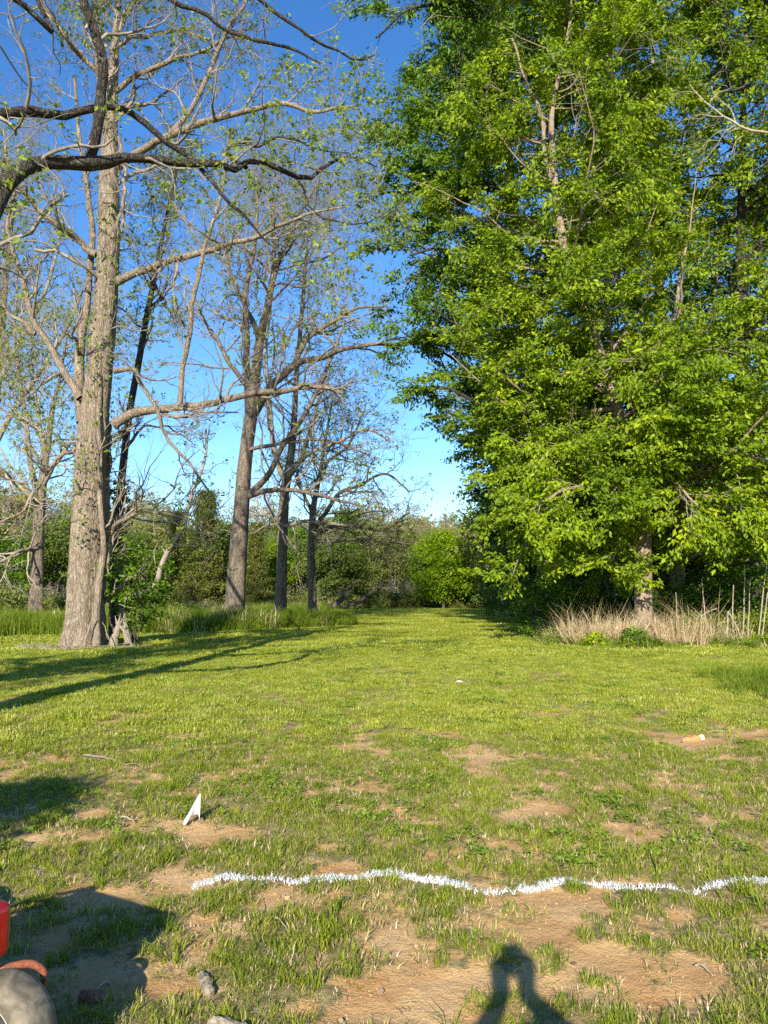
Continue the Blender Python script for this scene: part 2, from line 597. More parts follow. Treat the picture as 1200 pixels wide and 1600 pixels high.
def grow(P, Rr, k, t0, t1, length, ang, wig, up, n, rr, rng, shorten=0.5, flat=1.0, tip=0.25, jit=0.35, bias=None):
    """children of a batch of parent branches"""
    B, m, _ = P.shape
    t = t0 + (t1 - t0) * (np.arange(k)[None] + rng.uniform(0.1, 0.9, (B, k))) / k
    f = t * (m - 1)
    i = np.minimum(f.astype(int), m - 2)
    u = (f - i)[..., None]
    bi = np.arange(B)[:, None]
    pos = P[bi, i] * (1 - u) + P[bi, i + 1] * u
    T = unit(P[bi, i + 1] - P[bi, i])
    r0 = (Rr[bi, i] * (1 - u[..., 0]) + Rr[bi, i + 1] * u[..., 0])
    q = rng.normal(size=(B, k, 3))
    q[..., 2] *= flat
    if bias is not None:
        q = q + np.asarray(bias)
    q = unit(q - (q * T).sum(-1, keepdims=True) * T)
    a = ang * (1 + rng.uniform(-jit, jit, (B, k, 1)))
    d = unit(T * np.cos(a) + q * np.sin(a))
    L = length * (1 - shorten * t) * rng.uniform(0.6, 1.25, (B, k))
    if np.ndim(length) == 0:
        pass
    pos = pos.reshape(-1, 3)
    d = d.reshape(-1, 3)
    L = L.reshape(-1)
    rs = np.minimum(rr * r0.reshape(-1), r0.reshape(-1) * 0.95)
    out = np.zeros((B * k, n, 3))
    out[:, 0] = pos
    step = (L / (n - 1))[:, None]
    for s in range(1, n):
        d = unit(d + rng.normal(size=d.shape) * wig + np.array([0, 0, up]))
        pos = pos + d * step
        out[:, s] = pos
    taper = np.linspace(1, tip, n)[None]
    return out, rs[:, None] * taper


def leaves_mesh(name, pos, size, rng, out_dir=None, droop=0.3, wide=0.5, tilt=0.9):
    """one small kite-shaped leaf per point"""
    N = len(pos)
    a = rng.normal(size=(N, 3))
    a[:, 2] *= 0.6
    if out_dir is not None:
        a = a * 0.8 + out_dir
    a[:, 2] -= droop
    a = unit(a)
    nrm = rng.normal(size=(N, 3)) * tilt + np.array([-0.12, -0.6, 0.75])
    b = unit(np.cross(a, nrm))
    s = (size * np.exp(rng.normal(0, .24, N)))[:, None]
    nn = np.cross(b, a)
    w = wide * 0.5
    V = np.stack((pos, pos + a * s * .45 + b * s * w + nn * s * .06, pos + a * s - nn * s * 0.05, pos + a * s * .45 - b * s * w + nn * s * .06), 1).reshape(-1, 3)
    Fq = np.arange(N * 4).reshape(-1, 4)
    me = np_mesh(name, V, [Fq], False, fattr={'v': rng.uniform(0, 1, N)})
    return me


def sample_along(P, k, rng, t0=0.2, spread=0.05):
    B, n, _ = P.shape
    t = rng.uniform(t0, 1.0, (B, k)) * (n - 1)
    i = np.minimum(t.astype(int), n - 2)
    u = (t - i)[..., None]
    bi = np.arange(B)[:, None]
    p = P[bi, i] * (1 - u) + P[bi, i + 1] * u
    T = unit(P[bi, i + 1] - P[bi, i])
    p = p + rng.normal(size=p.shape) * spread
    return p.reshape(-1, 3), T.reshape(-1, 3)


def join_tubes(name, parts):
    Vs, Fs, off = [], [], 0
    for V, Fq in parts:
        Vs.append(V)
        Fs.append(Fq + off)
        off += len(V)
    return np_mesh(name, np.concatenate(Vs), [np.concatenate(Fs)], True)


def trunk_mesh(name, pts, rad, sides=26, rings=70, flare=0.35, flare_h=1.2, lobes=5, rough=0.06, seed=0, local=None):
    rng = np.random.default_rng(seed)
    P, r = resample(pts, rad, rings)
    z = P[:, 2] - P[0, 2]
    th = np.arange(sides) / sides * 2 * PI
    T = unit(np.gradient(P, axis=0))
    U = unit(np.cross(T, np.array([0, 1.0, 0.02])))
    W = np.cross(T, U)
    rr = r[:, None] * np.ones((1, sides))
    ph = rng.uniform(0, 6.28, 4)
    fl = np.exp(-np.maximum(z, 0) / flare_h)[:, None]
    rr = rr * (1 + flare * fl * (0.55 + 0.45 * np.cos(lobes * th[None] + ph[0]) + 0.25 * np.cos(3 * th[None] + ph[1])))
    rr = rr * (1 + 0.05 * np.cos(lobes * th[None] + ph[0] + z[:, None] * .25) + 0.04 * np.cos(2 * th[None] + ph[2] + z[:, None] * .5))
    nz = fbm(th[None] * 2.4 + 0 * z[:, None], z[:, None] * .55 + 0 * th[None], seed + 5, 3) - 0.5
    nz2 = vnoise(th[None] * 5 + 0 * z[:, None], z[:, None] * 1.8 + 0 * th[None], seed + 8) - 0.5
    rr = rr * (1 + rough * 2.2 * nz + rough * 0.8 * nz2)
    V = P[:, None] + rr[..., None] * (np.cos(th)[None, :, None] * U[:, None] + np.sin(th)[None, :, None] * W[:, None])
    V = V.reshape(-1, 3)
    i = (np.arange(rings - 1)[:, None] * sides)
    j = np.arange(sides)[None]
    j2 = (j + 1) % sides
    Fq = np.stack((i + j, i + j2, i + sides + j2, i + sides + j), -1).reshape(-1, 4)
    if local is not None:
        V = V - np.asarray(local)
    return np_mesh(name, V, [Fq], True), P, r


def hand(path, default_Y):
    """[(px,py,width_px[,Y])] -> world points, radii"""
    pts, rad = [], []
    for p in path:
        Y = p[3] if len(p) > 3 else default_Y
        w = at(p[0], p[1], Y)
        dep = Y * _cp + (w[2] - CAMZ) * _sp
        pts.append(w)
        rad.append(p[2] / F * dep / 2)
    return np.array(pts), np.array(rad)


def limb_part(name, root, P, r, mat, base, rng, sides=10, rough=0.06):
    V, Fq = tubes(P[None], r[None], sides, rough, rng)
    me = np_mesh(name, V - base, [Fq], True)
    return link_mesh(name, me, [mat], root)


# ------------------------------------------------------------------ sparse trees of the left side
def sparse_tree(name, label, trunk, limbs, Y, seed, mats, auto=10, auto_len=6.0, leaf=0.09, leaf_n=3, k=(9, 6, 5), lens=(3.0, 1.4, .6), up=.10,
                wig=.22, rings=60, flare=.35, leafmat='leaf_oak', cat='tree', group=None, stems=(), rough=0.06, auto_t=(.45, .98), auto_ang=.95,
                lobes=5, min_r=.004, leaf_frac=1.0):
    rng = np.random.default_rng(seed)
    pts, rad = hand(trunk, Y)
    base = pts[0].copy()
    base[2] = float(ground_z(base[0], base[1])) - 0.02
    pts[0] = base - np.array([0, 0, .15])
    root = thing(name, label, cat, tuple(base), group=group)
    me, P, r = trunk_mesh('trunk', pts, rad, rings=rings, flare=flare, seed=seed, local=base, rough=rough, lobes=lobes)
    link_mesh('trunk', me, [mats[0]], root)
    LP, LR = [], []
    N = 24
    for st in stems:
        sp, sr = hand(st[0], Y)
        sp, sr = resample(sp, sr, 40, 0.02, rng)
        limb_part(st[1], root, sp, sr, mats[0], base, rng, 14)
        q, w = resample(sp, sr, N)
        LP.append(q)
        LR.append(w)
    for lb in limbs:
        lp, lr = hand(lb, Y)
        lp, lr = resample(lp, lr, N, 0.035, rng)
        limb_part('limb', root, lp, lr, mats[1], base, rng, 9)
        LP.append(lp)
        LR.append(lr)
    if auto:
        q, w = resample(P[int(rings * .3):], r[int(rings * .3):], N)
        A, AR = grow(q[None], w[None], auto, auto_t[0], auto_t[1], auto_len, auto_ang, wig * .6, up, N, .42, rng, .45, .7, .2)
        for a, b in zip(A, AR):
            limb_part('limb', root, a, b, mats[1], base, rng, 7)
        LP += list(A)
        LR += list(AR)
        LP.append(q)
        LR.append(w)
    P1, R1 = np.array(LP), np.array(LR)
    A, AR = grow(P1, np.maximum(R1, .01), k[0], .12, 1.0, lens[0], .85, wig, up, 9, .55, rng, .45)
    AR = np.clip(AR, min_r, .06)
    B, BR = grow(A, AR, k[1], .15, 1.0, lens[1], .8, wig, up, 6, .6, rng, .4)
    BR = np.clip(BR, min_r * .9, .025)
    C, CR = grow(B, BR, k[2], .2, 1.0, lens[2], .75, wig, up, 4, .7, rng, .3)
    CR = np.clip(CR, min_r * .75, .012)
    V1 = [tubes(A, AR, 5), tubes(B, BR, 4), tubes(C, CR, 3)]
    V1 = [(v - base, f) for v, f in V1]
    tw = link_mesh('twig', join_tubes('twig', V1), [mats[2]], root)
    tag(tw, kind='stuff')
    if leaf_n:
        m = rng.uniform(size=len(C)) < leaf_frac * .6
        # leaves open on some boughs more than on others
        cl = fbm(C[:, -1, 0] * .5, C[:, -1, 2] * .5, seed, 2)
        m &= cl > .38
        pp, TT = sample_along(C[m], leaf_n * 2, rng, .8, leaf * .45)
        lf = link_mesh('foliage', leaves_mesh('foliage', pp - base, leaf, rng, TT, .5, .55), [M[leafmat]], root)
        tag(lf, kind='stuff')
    return root


big_mats = (M['bark_big'], M['bark_big'], M['twig_grey'])
T1 = sparse_tree(
    'old_sycamore_tree', 'massive old tree with flared trunk, dead vine and sparse new leaves, nearest on the left', [
        (127, 1012, 68), (130, 985, 55), (132, 930, 50), (136, 850, 48), (143, 700, 46), (152, 610, 42), (158, 540, 40), (166, 450, 34),
        (170, 380, 31), (170, 300, 28), (172, 200, 21), (178, 100, 14), (185, 0, 10), (190, -100, 7), (196, -180, 3)],
    [
        [(176, 665, 17), (195, 652, 15), (250, 640, 12.5), (320, 630, 11), (380, 620, 10, 25), (430, 611, 9, 24.5), (480, 607, 8, 24), (515, 606, 8, 24), (531, 612, 6, 24)],
        [(281, 634, 9, 25.5), (284, 600, 8.5, 25.5), (291, 540, 8, 25.3), (300, 480, 7.5, 25), (312, 420, 7, 25), (332, 350, 6, 25), (352, 270, 5, 25), (360, 200, 4, 25)],
        [(182, 440, 15), (215, 428, 12), (250, 413, 11), (290, 398, 10, 25), (330, 388, 9, 25), (370, 378, 8, 24), (400, 370, 7, 24), (440, 352, 5.5, 23.5), (490, 332, 4, 23), (540, 322, 2.5, 23)],
        [(152, 398, 12), (120, 372, 10), (85, 348, 9, 25), (50, 318, 8, 25), (30, 295, 7, 24.5), (12, 255, 5, 24), (5, 200, 3, 24)],
        [(126, 622, 15), (105, 590, 11), (80, 545, 10, 27), (55, 500, 9, 27), (42, 455, 8, 27), (22, 395, 7, 27), (12, 340, 5, 27), (30, 280, 3, 27)],
        [(55, 522, 7, 27), (30, 500, 6, 27), (0, 480, 5, 27), (-40, 450, 3, 27)],
        [(182, 262, 14), (215, 238, 11.5), (262, 212, 11, 25), (310, 192, 10, 25), (350, 182, 9, 24.5), (400, 170, 8, 24), (450, 163, 7.5, 24), (485, 175, 6, 24), (520, 170, 5, 24), (558, 165, 3, 24)],
        [(266, 210, 10, 25), (285, 190, 8, 25), (310, 150, 7.5, 25), (330, 105, 7, 25), (350, 60, 6, 24.5), (385, 5, 5, 24.5), (410, -60, 3, 24.5)],
        [(182, 142, 9), (215, 118, 8), (262, 98, 6.5, 25.5), (300, 85, 5, 25), (350, 62, 4, 25), (385, 55, 3, 25)],
        [(168, 125, 9), (130, 90, 8), (95, 50, 7, 25), (65, 10, 5.5, 25), (40, -50, 3, 25)],
        [(180, 75, 6), (215, 60, 5.5, 26), (260, 50, 5, 26), (300, 50, 4, 26), (330, 60, 2, 26)],
        [(178, 580, 9), (205, 578, 8, 26), (220, 600, 7, 25.5), (245, 640, 6, 25), (262, 690, 5.5, 25), (300, 730, 4, 25), (330, 770, 3, 25)],
        [(172, 835, 9), (192, 815, 7, 25.5), (215, 803, 6, 25), (245, 799, 5.5, 24.5), (285, 808, 5, 24.5), (330, 828, 3, 24.5)],
        [(186, 215, 6), (195, 290, 5, 25.5), (182, 360, 4, 25.5)],
        [(122, 700, 8), (95, 715, 6, 26), (60, 762, 5, 25.5), (30, 800, 4, 25), (0, 815, 3, 25)],
    ],
    26.0, 11, big_mats, auto=12, auto_len=6.5, leaf=.10, leaf_n=4, k=(8, 6, 5), lens=(3.0, 1.5, .62), flare=.14, rings=110, auto_t=(.5, .98),
    stems=[
        ([(152, 1010, 28, 26.5), (152, 960, 25, 26.5), (153, 900, 23, 26.5), (160, 820, 20, 26.6), (163, 740, 16, 26.6), (168, 660, 12, 26.6)], 'stem'),
        ([(131, 660, 24, 26.5), (125, 600, 16, 26.6), (124, 550, 14.5, 26.6), (130, 500, 12, 26.6), (137, 455, 10.5, 26.6), (143, 400, 10, 26.6), (140, 320, 8, 26.6), (125, 220, 6, 26.6), (118, 120, 4, 26.6)], 'stem'),
        ([(150, 1008, 15, 25.35), (152, 960, 13, 25.4), (156, 905, 11, 25.45), (162, 850, 9, 25.45), (157, 790, 7.5, 25.45), (155, 700, 7, 25.5), (156, 600, 6.5, 25.6), (157, 520, 6, 25.65), (160, 440, 5.5, 25.7), (158, 380, 4, 25.75), (152, 330, 2.5, 25.8)], 'vine'),
    ], lobes=6, rough=.07, leaf_frac=.8)

T1b = sparse_tree(
    'slender_tree', 'slender dark stemmed tree standing just right of and behind the massive trunk', [
        (178, 985, 15), (180, 900, 13), (185, 800, 12), (193, 720, 11), (203, 640, 10), (216, 570, 9.5), (228, 500, 9), (240, 440, 8), (250, 390, 6), (262, 330, 5), (280, 250, 3)],
    [[(196, 700, 6), (220, 672, 4, 28.5), (250, 665, 3, 28.5), (300, 690, 2, 28.5)],
     [(240, 445, 6), (262, 480, 4, 28.5), (290, 510, 3, 28.5)]],
    28.5, 23, (M['bark_oak'], M['twig_dark'], M['twig_dark']), auto=9, auto_len=4.0, leaf=.09, leaf_n=4, k=(6, 5, 4), lens=(2.0, 1.0, .5), flare=.15)

T2 = sparse_tree(
    'bare_tree', 'tall tree on a dark leaning trunk right of the curved pale sapling', [
        (366, 968, 31), (368, 940, 29), (371, 880, 27), (377, 800, 24), (381, 740, 23), (386, 690, 21), (393, 640, 20), (397, 600, 16), (402, 560, 14), (408, 520, 13), (418, 480, 11), (428, 430, 10), (445, 385, 8), (470, 330, 5), (500, 280, 3)],
    [[(388, 640, 12), (386, 580, 11), (386, 520, 9, 45), (384, 460, 8, 45), (395, 400, 7, 45), (402, 340, 5, 45), (400, 270, 3, 45)],
     [(398, 645, 15), (415, 615, 13, 45), (440, 588, 12, 44), (465, 568, 11, 44), (500, 558, 9, 43), (545, 545, 7, 42), (590, 538, 6, 42), (635, 540, 4, 42)],
     [(460, 572, 9, 44), (480, 530, 8, 44), (515, 505, 7, 44), (550, 485, 5, 44), (600, 478, 3, 44)],
     [(388, 772, 11), (405, 758, 10, 45.5), (422, 735, 9, 45), (440, 700, 8, 45), (462, 670, 8, 44.5), (482, 640, 7, 44), (500, 600, 6, 44), (520, 555, 5, 44), (540, 500, 3, 44)],
     [(388, 775, 9), (420, 767, 8, 45), (470, 767, 6.5, 44), (515, 778, 5.5, 44), (560, 790, 3, 44)],
     [(383, 600, 8), (360, 570, 7, 46), (340, 530, 6, 46), (315, 495, 5, 46), (300, 450, 3, 46)],
     [(405, 540, 9), (395, 500, 8, 46), (375, 465, 6, 46), (355, 410, 5, 46), (345, 350, 3, 46)],
     [(385, 705, 7), (420, 695, 6, 45), (460, 690, 5, 45), (520, 690, 4, 44), (580, 712, 2.5, 44)],
     [(420, 470, 8), (430, 400, 7, 46), (425, 340, 5, 46), (440, 270, 3, 46)]],
    46.0, 31, (M['bark_mid'], M['bark_mid'], M['twig_grey']), auto=12, auto_len=11.0, leaf=.16, leaf_n=4, k=(8, 6, 5), lens=(5.2, 2.4, 1.1), up=.04, auto_ang=1.15,
    flare=.12, min_r=.006, leafmat='leaf_oak', leaf_frac=.6, auto_t=(.55, .98))

T3 = sparse_tree(
    'bare_tree', 'tree with straight grey trunk and pale upper boughs, right of the leaning trunk', [
        (438, 965, 19), (439, 930, 18), (441, 870, 16.5), (443, 800, 16), (446, 760, 14), (450, 740, 13), (456, 700, 11), (460, 650, 9), (463, 590, 8), (468, 530, 7), (474, 460, 6), (480, 380, 4), (490, 310, 2.5)],
    [[(445, 750, 10), (432, 720, 9, 55), (426, 690, 8, 55), (422, 640, 7, 55), (418, 590, 6, 55), (415, 530, 5, 55), (425, 470, 4, 55), (420, 400, 2, 55)],
     [(450, 745, 10), (468, 720, 8, 54), (480, 690, 7, 54), (490, 650, 6, 54), (505, 600, 5, 54), (520, 540, 3, 54)],
     [(452, 735, 8), (490, 705, 6, 53), (530, 690, 5, 53), (570, 670, 4, 53), (610, 690, 3, 53)],
     [(444, 820, 6), (420, 805, 5, 54), (395, 790, 3, 54)],
     [(446, 822, 7), (480, 815, 6, 53), (520, 818, 5, 53), (560, 828, 3, 53)]],
    55.0, 37, (M['bark_mid'], M['bark_pale'], M['twig_grey']), auto=11, auto_len=11.0, leaf=.18, leaf_n=3, k=(7, 6, 5), lens=(5.4, 2.6, 1.2), up=.06, auto_ang=1.1,
    flare=.12, min_r=.007, leaf_frac=.5)

T4 = sparse_tree(
    'bare_tree', 'smaller bare tree with wide low boughs, rightmost trunk behind the grass bank', [
        (489, 958, 14), (488, 920, 13.5), (486, 870, 12.5), (487, 830, 11), (490, 790, 9), (500, 740, 6), (508, 690, 4.5), (520, 620, 3)],
    [[(488, 838, 9), (505, 828, 8, 61), (530, 820, 6.5, 60), (560, 822, 5.5, 60), (595, 828, 4.5, 60), (640, 800, 3, 60)],
     [(490, 845, 7), (520, 845, 6, 60), (560, 842, 5, 60), (600, 845, 4, 60), (640, 850, 2, 60)],
     [(489, 830, 8), (510, 800, 7, 61), (530, 770, 6, 61), (560, 760, 5, 61), (600, 740, 4, 61), (640, 770, 2.5, 61)],
     [(487, 800, 6), (470, 760, 5, 62), (462, 720, 3, 62)],
     [(497, 755, 6), (515, 720, 5, 61), (540, 700, 4, 61), (570, 640, 2, 61)]],
    62.0, 41, (M['bark_mid'], M['bark_mid'], M['twig_dark']), auto=8, auto_len=8.0, leaf=.18, leaf_n=3, k=(7, 6, 5), lens=(4.6, 2.3, 1.1), up=.05, auto_ang=1.1,
    flare=.12, min_r=.007, leaf_frac=.5, auto_t=(.3, .98))

T0 = sparse_tree(
    'bare_tree', 'dark shaded trunk forking into gnarled boughs, leftmost tree behind the grass bank', [
        (56, 968, 22), (57, 930, 21), (58, 880, 19), (60, 820, 18), (63, 780, 15), (68, 740, 12), (75, 690, 9), (82, 640, 7), (95, 580, 5), (105, 520, 3)],
    [[(60, 795, 11), (45, 772, 9, 44), (20, 750, 8, 44), (-5, 730, 7, 43), (-40, 715, 5, 43)],
     [(64, 775, 10), (50, 740, 8, 45), (45, 690, 7, 45), (38, 640, 6, 45), (30, 580, 5, 45), (22, 520, 4, 45), (28, 440, 2, 45)],
     [(72, 700, 7), (60, 650, 6, 45), (52, 600, 5, 45), (50, 540, 4, 45), (55, 460, 2, 45)],
     [(58, 862, 7), (40, 858, 6, 44), (15, 870, 5, 43), (-10, 885, 3, 43)],
     [(66, 760, 7), (90, 720, 6, 44), (110, 690, 4, 44)]],
    45.0, 43, (M['bark_mid'], M['twig_grey'], M['twig_pale']), auto=11, auto_len=8.0, leaf=.15, leaf_n=4, k=(8, 6, 5), lens=(4.4, 2.1, 1.0), up=.05, auto_ang=1.1,
    flare=.12, min_r=.006, auto_t=(.35, .98), leaf_frac=.8)

T5 = sparse_tree(
    'bare_tree', 'pale thin twigged tree far behind at the left edge of the picture', [
        (-30, 955, 22), (-28, 850, 20), (-22, 760, 17), (-10, 650, 14), (0, 560, 11), (8, 450, 8), (20, 330, 5), (30, 230, 3)],
    [[(-18, 720, 12), (10, 660, 9), (50, 600, 7), (95, 530, 5), (130, 450, 3)],
     [(-5, 600, 9), (40, 520, 7), (75, 440, 5), (100, 340, 3)]],
    58.0, 47, (M['bark_mid'], M['twig_grey'], M['twig_grey']), auto=12, auto_len=10.0, leaf=.18, leaf_n=3, k=(8, 5, 4), lens=(5.0, 2.4, 1.1), up=.16,
    flare=.12, min_r=.007, leaf_frac=.6, auto_t=(.3, .98))


# ------------------------------------------------------------------ the oak standing off to the left, whose boughs hang into the view
def oak():
    rng = np.random.default_rng(61)
    base = np.array([-6.9, 6.2, 0.0])
    base[2] = float(ground_z(base[0], base[1])) - .02
    root = thing('oak_tree', 'gnarled dark oak just outside the left edge whose lichened boughs cross the upper left sky', 'tree', tuple(base))
    pts = np.array([base + (0, 0, -.15), base + (0, .1, 1.5), base + (.1, .3, 3.0), base + (.1, .5, 4.6), base + (-.1, .9, 7), base + (-.4, 1.4, 10), base + (-.2, 1.6, 13), base + (.2, 1.9, 16)])
    rad = [.42, .36, .33, .31, .25, .19, .12, .05]
    me, P, r = trunk_mesh('trunk', pts, rad, rings=70, flare=.4, seed=4, local=base, rough=.06)
    link_mesh('trunk', me, [M['bark_oak']], root)
    LP, LR = [], []
    N = 26

    def limb(path, start=None, r0=None):
        p, rr = hand(path, 8.0)
        if start is not None:
            p = np.vstack((np.array(start)[None], p))
            rr = np.concatenate(([r0], rr))
        p, rr = resample(p, rr, 40, .010, rng)
        limb_part('limb', root, p, rr, M['bark_oak'], base, rng, 12, .10)
        q, w = resample(p, rr, N)
        LP.append(q)
        LR.append(w)
    limb([(-60, 420, 34, 7.6), (0, 308, 27, 8.0), (20, 275, 25, 8.2), (50, 257, 22, 8.3), (100, 253, 22, 8.5), (145, 254, 23, 8.6), (200, 246, 14, 8.9), (250, 250, 13, 9.1),
          (300, 255, 12, 9.3), (350, 256, 11.5, 9.5), (366, 264, 10, 9.6), (390, 250, 9, 9.7), (420, 256, 8, 9.8), (450, 270, 8, 10), (483, 281, 7, 10.1), (495, 270, 6, 10.2), (520, 255, 5, 10.3), (555, 246, 3, 10.5), (590, 262, 2.2, 10.6)],
         base + (.1, .5, 4.4), .17)
    limb([(142, 252, 17, 8.6), (150, 215, 16, 8.5), (158, 160, 15.5, 8.4), (162, 105, 15, 8.3), (150, 55, 14, 8.2), (135, 15, 13.5, 8.1), (122, -30, 12, 8.0), (118, -120, 9, 8.0), (130, -220, 6, 8.0)])
    limb([(-60, 180, 20, 7.7), (0, 178, 18, 8.0), (50, 173, 16, 8.3), (100, 180, 14, 8.5), (130, 170, 11, 8.6), (170, 165, 10.5, 8.8), (202, 174, 10, 9.0), (230, 195, 9, 9.1), (262, 225, 8.5, 9.2),
          (300, 250, 7, 9.4), (330, 285, 6, 9.5), (360, 318, 5.5, 9.6), (384, 335, 5, 9.7), (400, 360, 4, 9.8), (424, 385, 2.5, 9.9)],
         base + (.05, .8, 6.2), .15)
    limb([(240, -20, 8, 9.5), (280, 8, 7, 9.7), (320, 22, 6.5, 9.8), (345, 45, 6, 9.9), (385, 62, 5.5, 10), (420, 68, 5, 10.1), (450, 75, 4.5, 10.3), (500, 100, 3, 10.4)],
         base + (.0, 1.4, 10.0), .1)
    limb([(350, -40, 7, 10), (400, -8, 6, 10.1), (440, 25, 5.5, 10.2), (468, 45, 5, 10.3), (500, 68, 4.5, 10.4), (530, 80, 3.5, 10.5), (558, 94, 3, 10.6), (585, 84, 2, 10.7)],
         base + (-.2, 1.6, 12.0), .09)
    limb([(385, 262, 6, 9.7), (352, 236, 5, 9.8), (372, 222, 5, 9.9), (400, 228, 4.5, 10), (430, 214, 4, 10), (465, 218, 3.5, 10), (505, 236, 3, 10.1), (545, 238, 2, 10.2)])
    limb([(468, 278, 4.5, 10), (476, 300, 4, 10), (490, 330, 3, 10), (520, 345, 2.6, 10), (560, 350, 2.2, 10), (600, 335, 1.8, 10)])
    limb([(40, 10, 9, 7.6), (75, 45, 7, 7.8), (60, -30, 6, 8), (90, -60, 4, 8)], base + (-.1, .9, 8.0), .1)
    A, AR = grow(P[None, 22:], r[None, 22:], 10, .15, .98, 5.0, 1.0, .2, .03, N, .4, rng, .3)
    for a, b in zip(A, AR):
        limb_part('limb', root, a, b, M['bark_oak'], base, rng, 8, .08)
        LP.append(a)
        LR.append(b)
    P1, R1 = np.array(LP), np.array(LR)
    A, AR = grow(P1, np.maximum(R1, .008), 7, .25, 1.0, 1.5, .95, .30, .02, 9, .42, rng, .35)
    AR = np.clip(AR, .003, .022)
    B, BR = grow(A, AR, 5, .15, 1.0, .7, .85, .30, .02, 6, .6, rng, .3)
    BR = np.clip(BR, .0025, .009)
    C, CR = grow(B, BR, 4, .2, 1.0, .28, .8, .28, .04, 4, .7, rng, .3)
    CR = np.clip(CR, .0018, .004)
    parts = [(v - base, f) for v, f in (tubes(A, AR, 5), tubes(B, BR, 4), tubes(C, CR, 3))]
    tag(link_mesh('twig', join_tubes('twig', parts), [M['twig_grey']], root), kind='stuff')
    cl = fbm(C[:, -1, 0] * 1.2, C[:, -1, 2] * 1.2, 5, 2)
    pp, TT = sample_along(C[cl > .42], 9, rng, .7, .03)
    tag(link_mesh('foliage', leaves_mesh('foliage', pp - base, .055, rng, TT, .4, .6), [M['leaf_oak']], root), kind='stuff')


oak()


# ------------------------------------------------------------------ leafy trees of the right side
def leafy_tree(name, label, trunk, Y, seed, leafmat='leaf_bright', limbs=40, limb_len=7.5, k=(8, 7), lens=(2.6, 1.0), nleaf=26, leaf=.15, t0=.18, flat=.45,
               bark='bark_right', low=None, cat='tree', group=None, limb_ang=1.25, up=.03, shorten=.35, gaps=.40, lowl=None, sides=20, flare=.25, spread=.10, bias=None, hand_limbs=()):
    rng = np.random.default_rng(seed)
    pts, rad = hand(trunk, Y)
    base = pts[0].copy()
    base[2] = float(ground_z(base[0], base[1])) - .02
    pts[0] = base - np.array([0, 0, .15])
    root = thing(name, label, cat, tuple(base), group=group)
    me, P, r = trunk_mesh('trunk', pts, rad, sides=sides, rings=70, flare=flare, seed=seed, local=base, rough=.06)
    link_mesh('trunk', me, [M[bark]], root)
    N = 16
    LP, LR = [], []
    for hl in hand_limbs:
        lp, lr = hand(hl, Y)
        lp, lr = resample(lp, lr, N, .05, rng)
        limb_part('limb', root, lp, lr, M[bark], base, rng, 9)
        LP.append(lp)
        LR.append(lr)
    A, AR = grow(P[None], r[None], limbs, t0, .99, limb_len, limb_ang, .14, up, N, .38, rng, shorten, flat, .15, bias=bias)
    AR = np.minimum(AR, .11)
    for a, b in zip(A, AR):
        limb_part('limb', root, a, b, M[bark], base, rng, 6)
    if lowl:
        A2, A2R = grow(P[None], r[None], lowl[0], lowl[1], lowl[2], lowl[3], 1.45, .12, -.03, N, .30, rng, .2, .3, .15)
        for a, b in zip(A2, A2R):
            limb_part('limb', root, a, b, M[bark], base, rng, 6)
        A, AR = np.concatenate((A, A2)), np.concatenate((AR, A2R))
    P1 = np.concatenate((A, np.array(LP))) if LP else A
    R1 = np.concatenate((AR, np.array(LR))) if LP else AR
    B, BR = grow(P1, np.maximum(R1, .01), k[0], .12, 1.0, lens[0], .9, .18, .0, 7, .5, rng, .35, .5)
    BR = np.clip(BR, .008, .03)
    C, CR = grow(B, BR, k[1], .1, 1.0, lens[1], .8, .14, -.05, 4, .6, rng, .3, .28)
    CR = np.clip(CR, .004, .012)
    gap = fbm(C[:, -1, 0] * .42 + C[:, -1, 1] * .3, C[:, -1, 2] * .62 + C[:, -1, 1] * .25, seed, 3) > gaps
    C, CR = C[gap], CR[gap]
    parts = [(v - base, f) for v, f in (tubes(B, BR, 4), tubes(C, CR, 3))]
    tag(link_mesh('twig', join_tubes('twig', parts), [M['twig_grey']], root), kind='stuff')
    pp, TT = sample_along(C, nleaf, rng, .1, np.array([spread * 1.5, spread * 1.5, spread * .45]))
    tag(link_mesh('crown', leaves_mesh('crown', pp - base, leaf, rng, TT, .45, .5), [M[leafmat]], root), kind='stuff')
    return root


